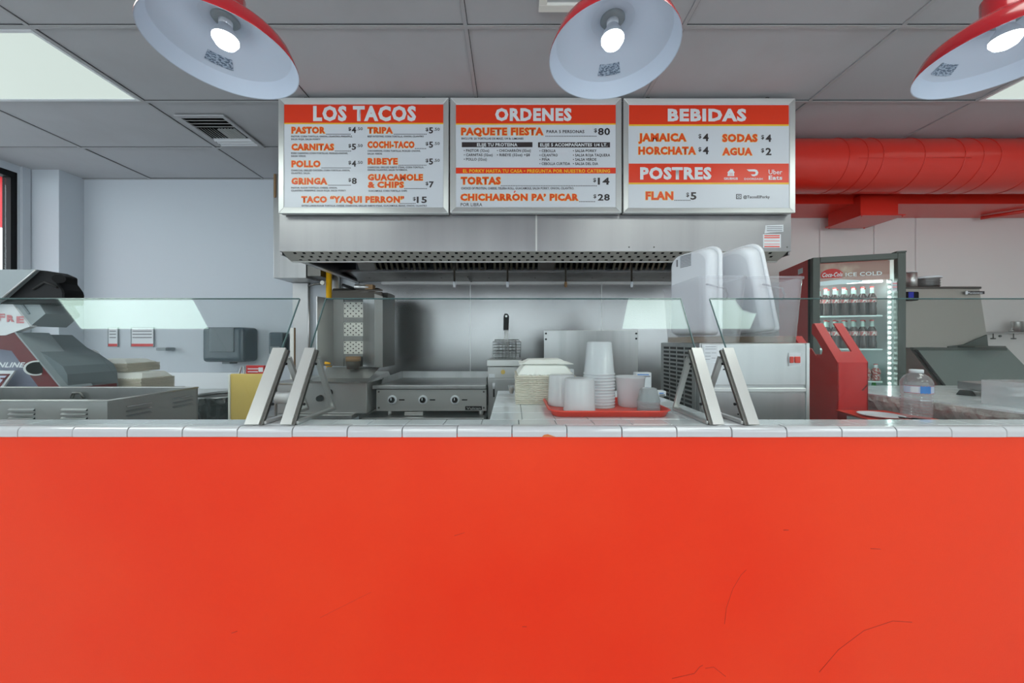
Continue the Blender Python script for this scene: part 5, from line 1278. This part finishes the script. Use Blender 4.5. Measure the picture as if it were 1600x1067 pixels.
dl = 2.8 / F
TM = CM @ Matrix.Translation((.085, .046, 1.838))
TEXTS.append((hd, 'Coca-Cola', 0, .135 / (2.8 / F), 0, .036 / (2.8 / F), 'print_white', 2.8, .02, None, .35, 'lettering', TM))
TEXTS.append((hd, 'ICE COLD', 0, .235 / (2.8 / F), 0, .030 / (2.8 / F), 'print_white', 2.8, .02, None, 0, 'lettering', CM @ Matrix.Translation((.24, .047, 1.836))))
st_ = cb('door_sticker', 'print_white', CW - fw - .035, CW - fw + .015, .008, .012, 1.70, 1.775, .006, door)
for k in range(4): cb('print_line', 'cap_red' if k % 2 == 0 else 'print_grey', CW - fw - .028, CW - fw + .008, .0065, .008, 1.757 - k * .014, 1.763 - k * .014, 0, t)
obj('side_sticker', B().box(-.002, -.0002, .16, .24, 1.90, 1.945, 0, 1, CM), 'print_white', t)
# light strip with separate led dots
for k in range(34):
    z = .50 + k * .040
    if z > 1.79: break
    obj('led_dot', B().sphere(CM @ Vector((CW - fw - .018, .052, z)), .008, (1, .6, 1), 8, 6), 'cooler_led', t)
cb('led_and_fill_strip', 'cooler_fill', .037, .050, .06, .075, .25, 1.78)  # added emitter, hidden by the frame, brightens the cooler inside
cb('led_and_fill_strip', 'aluminium', CW - fw - .032, CW - fw - .004, .055, .062, .25, 1.80)
cb('top_lamp', 'cooler_led', fw + .02, CW - fw - .05, .075, .10, 1.785, 1.797)
shelf_z = []
for py in (493, 544.5, 594, 630):
    x_, z_ = cpx(1330, py, .10); shelf_z.append(z_)
    sh_ = cb('shelf', 'cooler_led2', fw - .005, CW - fw - .045, .085, .092, z_ - .012, z_)
    bb = B()
    for k in range(22): bb.box(.04 + k * .023, .043 + k * .023, .092, CD - .04, z_ - .006, z_ - .002, 0, 1, CM)
    bb.box(.036, CW - .036, .3, .304, z_ - .006, z_ - .002, 0, 1, CM)
    o_ = obj('shelf_wires', bb, 'white_plastic', sh_); o_['kind'] = 'stuff'
# bottles
def bottle(body, label_m, neck, h=.235, r=.029):
    t = thing('soda_bottle', 'x', 'bottle')
    obj('glass_body', B().lathe([(0, 0), (r * .9, .001), (r, .006), (r * .98, h * .20), (r * .86, h * .32), (r, h * .45), (r, h * .58), (r * .80, h * .68), (r * .5, h * .76)], n=14), body, t)
    obj('neck', B().lathe([(r * .5, h * .76), (r * .40, h * .90), (r * .42, h * .96), (0, h * .96)], n=12), neck, t)
    obj('crown_cap', B().lathe([(r * .46, h * .955), (r * .48, h * .965), (r * .44, h * .995), (0, h)], n=12), 'cap_red', t)
    obj('bottle_label', B().lathe([(r * 1.03, h * .45), (r * 1.03, h * .60)], n=14), label_m, t)
    return t
colab = bottle('cola', 'label_print', 'bottle_neck'); greenb = bottle('green_glass', 'print_white', 'green_glass', .19, .030); waterb = bottle('label_print', 'label_print', 'print_white', .135, .030)
first = {'c': colab, 'g': greenb, 'w': waterb}; usedb = {}
def put_bottle(kind, x, y, z, label, group):
    w_ = CM @ Vector((x, y, z))
    if kind not in usedb:
        usedb[kind] = 1; o = first[kind]; o.location = w_; o['label'] = label; o['group'] = group; return
    copy_tree(first[kind], w_, 0, label, group)
for si, zsh, nm in ((0, shelf_z[0], 'top'), (1, shelf_z[1], 'second')):
    for row in range(2):
        for k in range(7):
            put_bottle('c', fw + .032 + k * .062, .125 + row * .10, zsh + .0005, 'dark cola bottle on the cooler %s shelf, %s row, %s from left' % (nm, ('front', 'second')[row], ORD[k]), 'cola bottles on the cooler %s shelf' % nm)
for k in range(7): put_bottle('w', fw + .036 + k * .066, .13, shelf_z[2] + .0005, 'small printed soda bottle on the cooler third shelf, %s from left' % ORD[k], 'bottles on the cooler third shelf')
for k in range(7): put_bottle('g', fw + .036 + k * .064, .13, shelf_z[3] + .0005, 'green glass soda bottle on the cooler bottom shelf, %s from left' % ORD[k], 'green bottles on the cooler bottom shelf')

# ================================================================ ICE MACHINE
d = 3.15
t = thing('ice_maker', 'stainless ice maker with dark slanted bin door right of the cooler', 'ice maker', (3.95, 3.4, 0))
ix0, ix1 = X(1414, d), X(1539, d)
zt_ = Z(447, d)
hb_ = B(); hb_.loft([(ix0, d, Z(543, d)), (ix1 + .03, d, Z(540, d)), (ix1 + .03, 3.74, Z(540, d)), (ix0, 3.74, Z(543, d))], [(ix0, d + .03, zt_ - .02), (ix1 - .01, d + .03, zt_ - .02), (ix1 - .01, 3.74, zt_ - .02), (ix0, 3.74, zt_ - .02)])
obj('ice_head', hb_, 'steel_warm', t)
obj('top_cover', B().box(ix0 - .01, ix1 + .0, d + .02, 3.745, zt_ - .02, zt_, .004, 1), 'steel_dark', t)
obj('curved_foot', B().prism([P(1480, 541, d - .003), P(1505, 538, d - .003), P(1526, 529, d - .003), P(1540, 523, d - .003), P(1542, 543, d - .003), P(1480, 543, d - .003)], (0, -.01, 0)), 'dark_frame', t)
bdg = flat(t, 'maker_badge', 'print_dark', d + .014, 1510, 1537, 455, 459.5, .006)
text(bdg, 'Manitowoc', 1512, 1535, 459, 3.4, 'print_white', d + .006, .01)
flat(t, 'badge_end', 'print_white', d + .013, 1508, 1511, 454.5, 460, .006)
# bin with slanted door
bx0, bx1 = X(1421, 3.15), X(1600, 3.05)
yA, zA, yB2, zB2 = 3.15, Z(544, 3.15), 2.92, Z(607, 2.92)
obj('bin_body', B().prism([(bx0, yA, zA), (bx0, yB2, zB2), (bx0, yB2, .1), (bx0, 3.74, .1), (bx0, 3.74, zA)], (bx1 - bx0, 0, 0)), 'steel_warm', t)
obj('bin_door', B().prism([(bx0 + .02, yA - .004, zA - .008), (bx0 + .02, yB2 - .006, zB2 + .01), (bx0 + .02, yB2 - .018, zB2 + .01), (bx0 + .02, yA - .022, zA - .006)], (bx1 - bx0 - .05, 0, 0)), 'ice_bin', t)
obj('door_edge', B().box(bx0 + .0, bx1 - .05, yA - .035, yA + .0, zA - .02, zA + .008, .004, 1), 'dark_frame', t)
obj('door_side_strip', B().prism([(bx0 + .002, yA - .03, zA - .012), (bx0 + .002, yB2 - .02, zB2), (bx0 + .002, yB2 - .035, zB2), (bx0 + .002, yA - .045, zA - .012)], (.022, 0, 0)), 'black_rubber', t)
obj('top_lip', B().box(X(1505, 3.1), X(1553, 3.1), 3.02, 3.14, zA + .010, zA + .022, .004, 1), 'steel_dark', t)
for x in (bx0 + .08, bx1 - .08):
    for y in (3.0, 3.66): obj('leg', B().cyl((x, y, 0), (x, y, .1), .02, n=10), 'steel_dark', t)
t = thing('black_cup', 'black cup with blue band hanging by the cooler edge', 'cup', (X(1424, 3.1), 3.0, Z(470, 3.1)))
obj('cup_wall', B().box(X(1412, 3.12), X(1431, 3.12), 3.09, 3.155, Z(470, 3.12), Z(456, 3.12), .015, 3), 'black', t)
obj('blue_band', B().box(X(1413, 3.12), X(1421, 3.12), 3.084, 3.09, Z(466, 3.12), Z(457, 3.12), .002, 1), 'label_navy', t)
t = thing('lid_stack', 'stack of round metal pans with a white rim on the ice maker', 'pan', (X(1447, 3.3), 3.3, zt_))
for k in range(4): obj('pan', B().lathe([(0, 0), (.085, 0), (.092, .022), (.095, .023), (.088, .024), (0, .006)], (X(1446, 3.3), 3.3, zt_ + .001 + k * .022), 32), 'steel', t)
obj('white_rim', B().lathe([(.08, 0), (.098, .001), (.10, .014), (.085, .020), (0, .020), (0, 0)], (X(1447, 3.3), 3.3, zt_ + .090), 32), 'white_plastic', t)
t = thing('steel_canister', 'steel canister on the ice maker next to the cooler', 'canister', (X(1424, 3.25), 3.25, zt_))
obj('canister_body', B().cyl((X(1424, 3.25), 3.25, zt_ + .001), (X(1424, 3.25), 3.25, Z(426, 3.25)), .038, n=24), 'steel_bright', t)
obj('canister_lid', B().cyl((X(1424, 3.25), 3.25, Z(426, 3.25)), (X(1424, 3.25), 3.25, Z(425, 3.25)), .040, n=24), 'white_plastic', t)

# ================================================================ WALL SHELF at far right
d = 3.60
t = thing('wall_shelf', 'thin shelf with hooks on the wall right of the ice maker', 'shelf', (5.1, 3.65, Z(520, d)))
obj('shelf_board', B().box(X(1541, d), X(1640, d), d, 3.772, Z(521, d), Z(518.5, d), .002, 1), 'steel', t)
for px in (1556, 1588): obj('hook', B().lathe([(0, -.06), (.018, -.058), (.018, -.048), (.004, -.045), (.004, 0), (0, 0)], (X(px, d), d + .02, Z(521, d)), 12), 'steel_dark', t)
obj('hook', B().sphere(P(1567, 525, d) + Vector((0, .02, 0)), .012, u=10, v=6), 'steel_dark', t)
for i, px in enumerate((1592, 1604)):
    t = thing('steel_tumbler', 'steel tumbler on the wall shelf, %s' % ('left one' if i == 0 else 'cut by the right picture edge'), 'tumbler', (X(px, 3.68), 3.68, Z(518.5, d)), 'steel tumblers on the wall shelf')
    obj('tumbler_body', B().lathe([(0, 0), (.026, 0), (.032, .10), (.034, .112), (.030, .112), (.024, .004)], (X(px, 3.66), 3.68, Z(518.5, d) + .001), 20), 'steel_bright', t)
t = thing('ladle', 'small steel ladle lying on the wall shelf', 'ladle', (X(1582, 3.66), 3.66, Z(518.5, d)))
obj('ladle_bowl', B().sphere((X(1580, 3.66), 3.66, Z(518.5, d) + .013), .018, (1, 1, .6), 12, 8), 'steel_bright', t)
obj('ladle_stem', B().cyl((X(1580, 3.66), 3.66, Z(518.5, d) + .02), (X(1584, 3.66), 3.66, Z(510, 3.66)), .003, n=6), 'steel_bright', t)

flush_texts()
# drop construction leftovers
for me_ in list(bpy.data.meshes):
    if me_.users == 0: bpy.data.meshes.remove(me_)
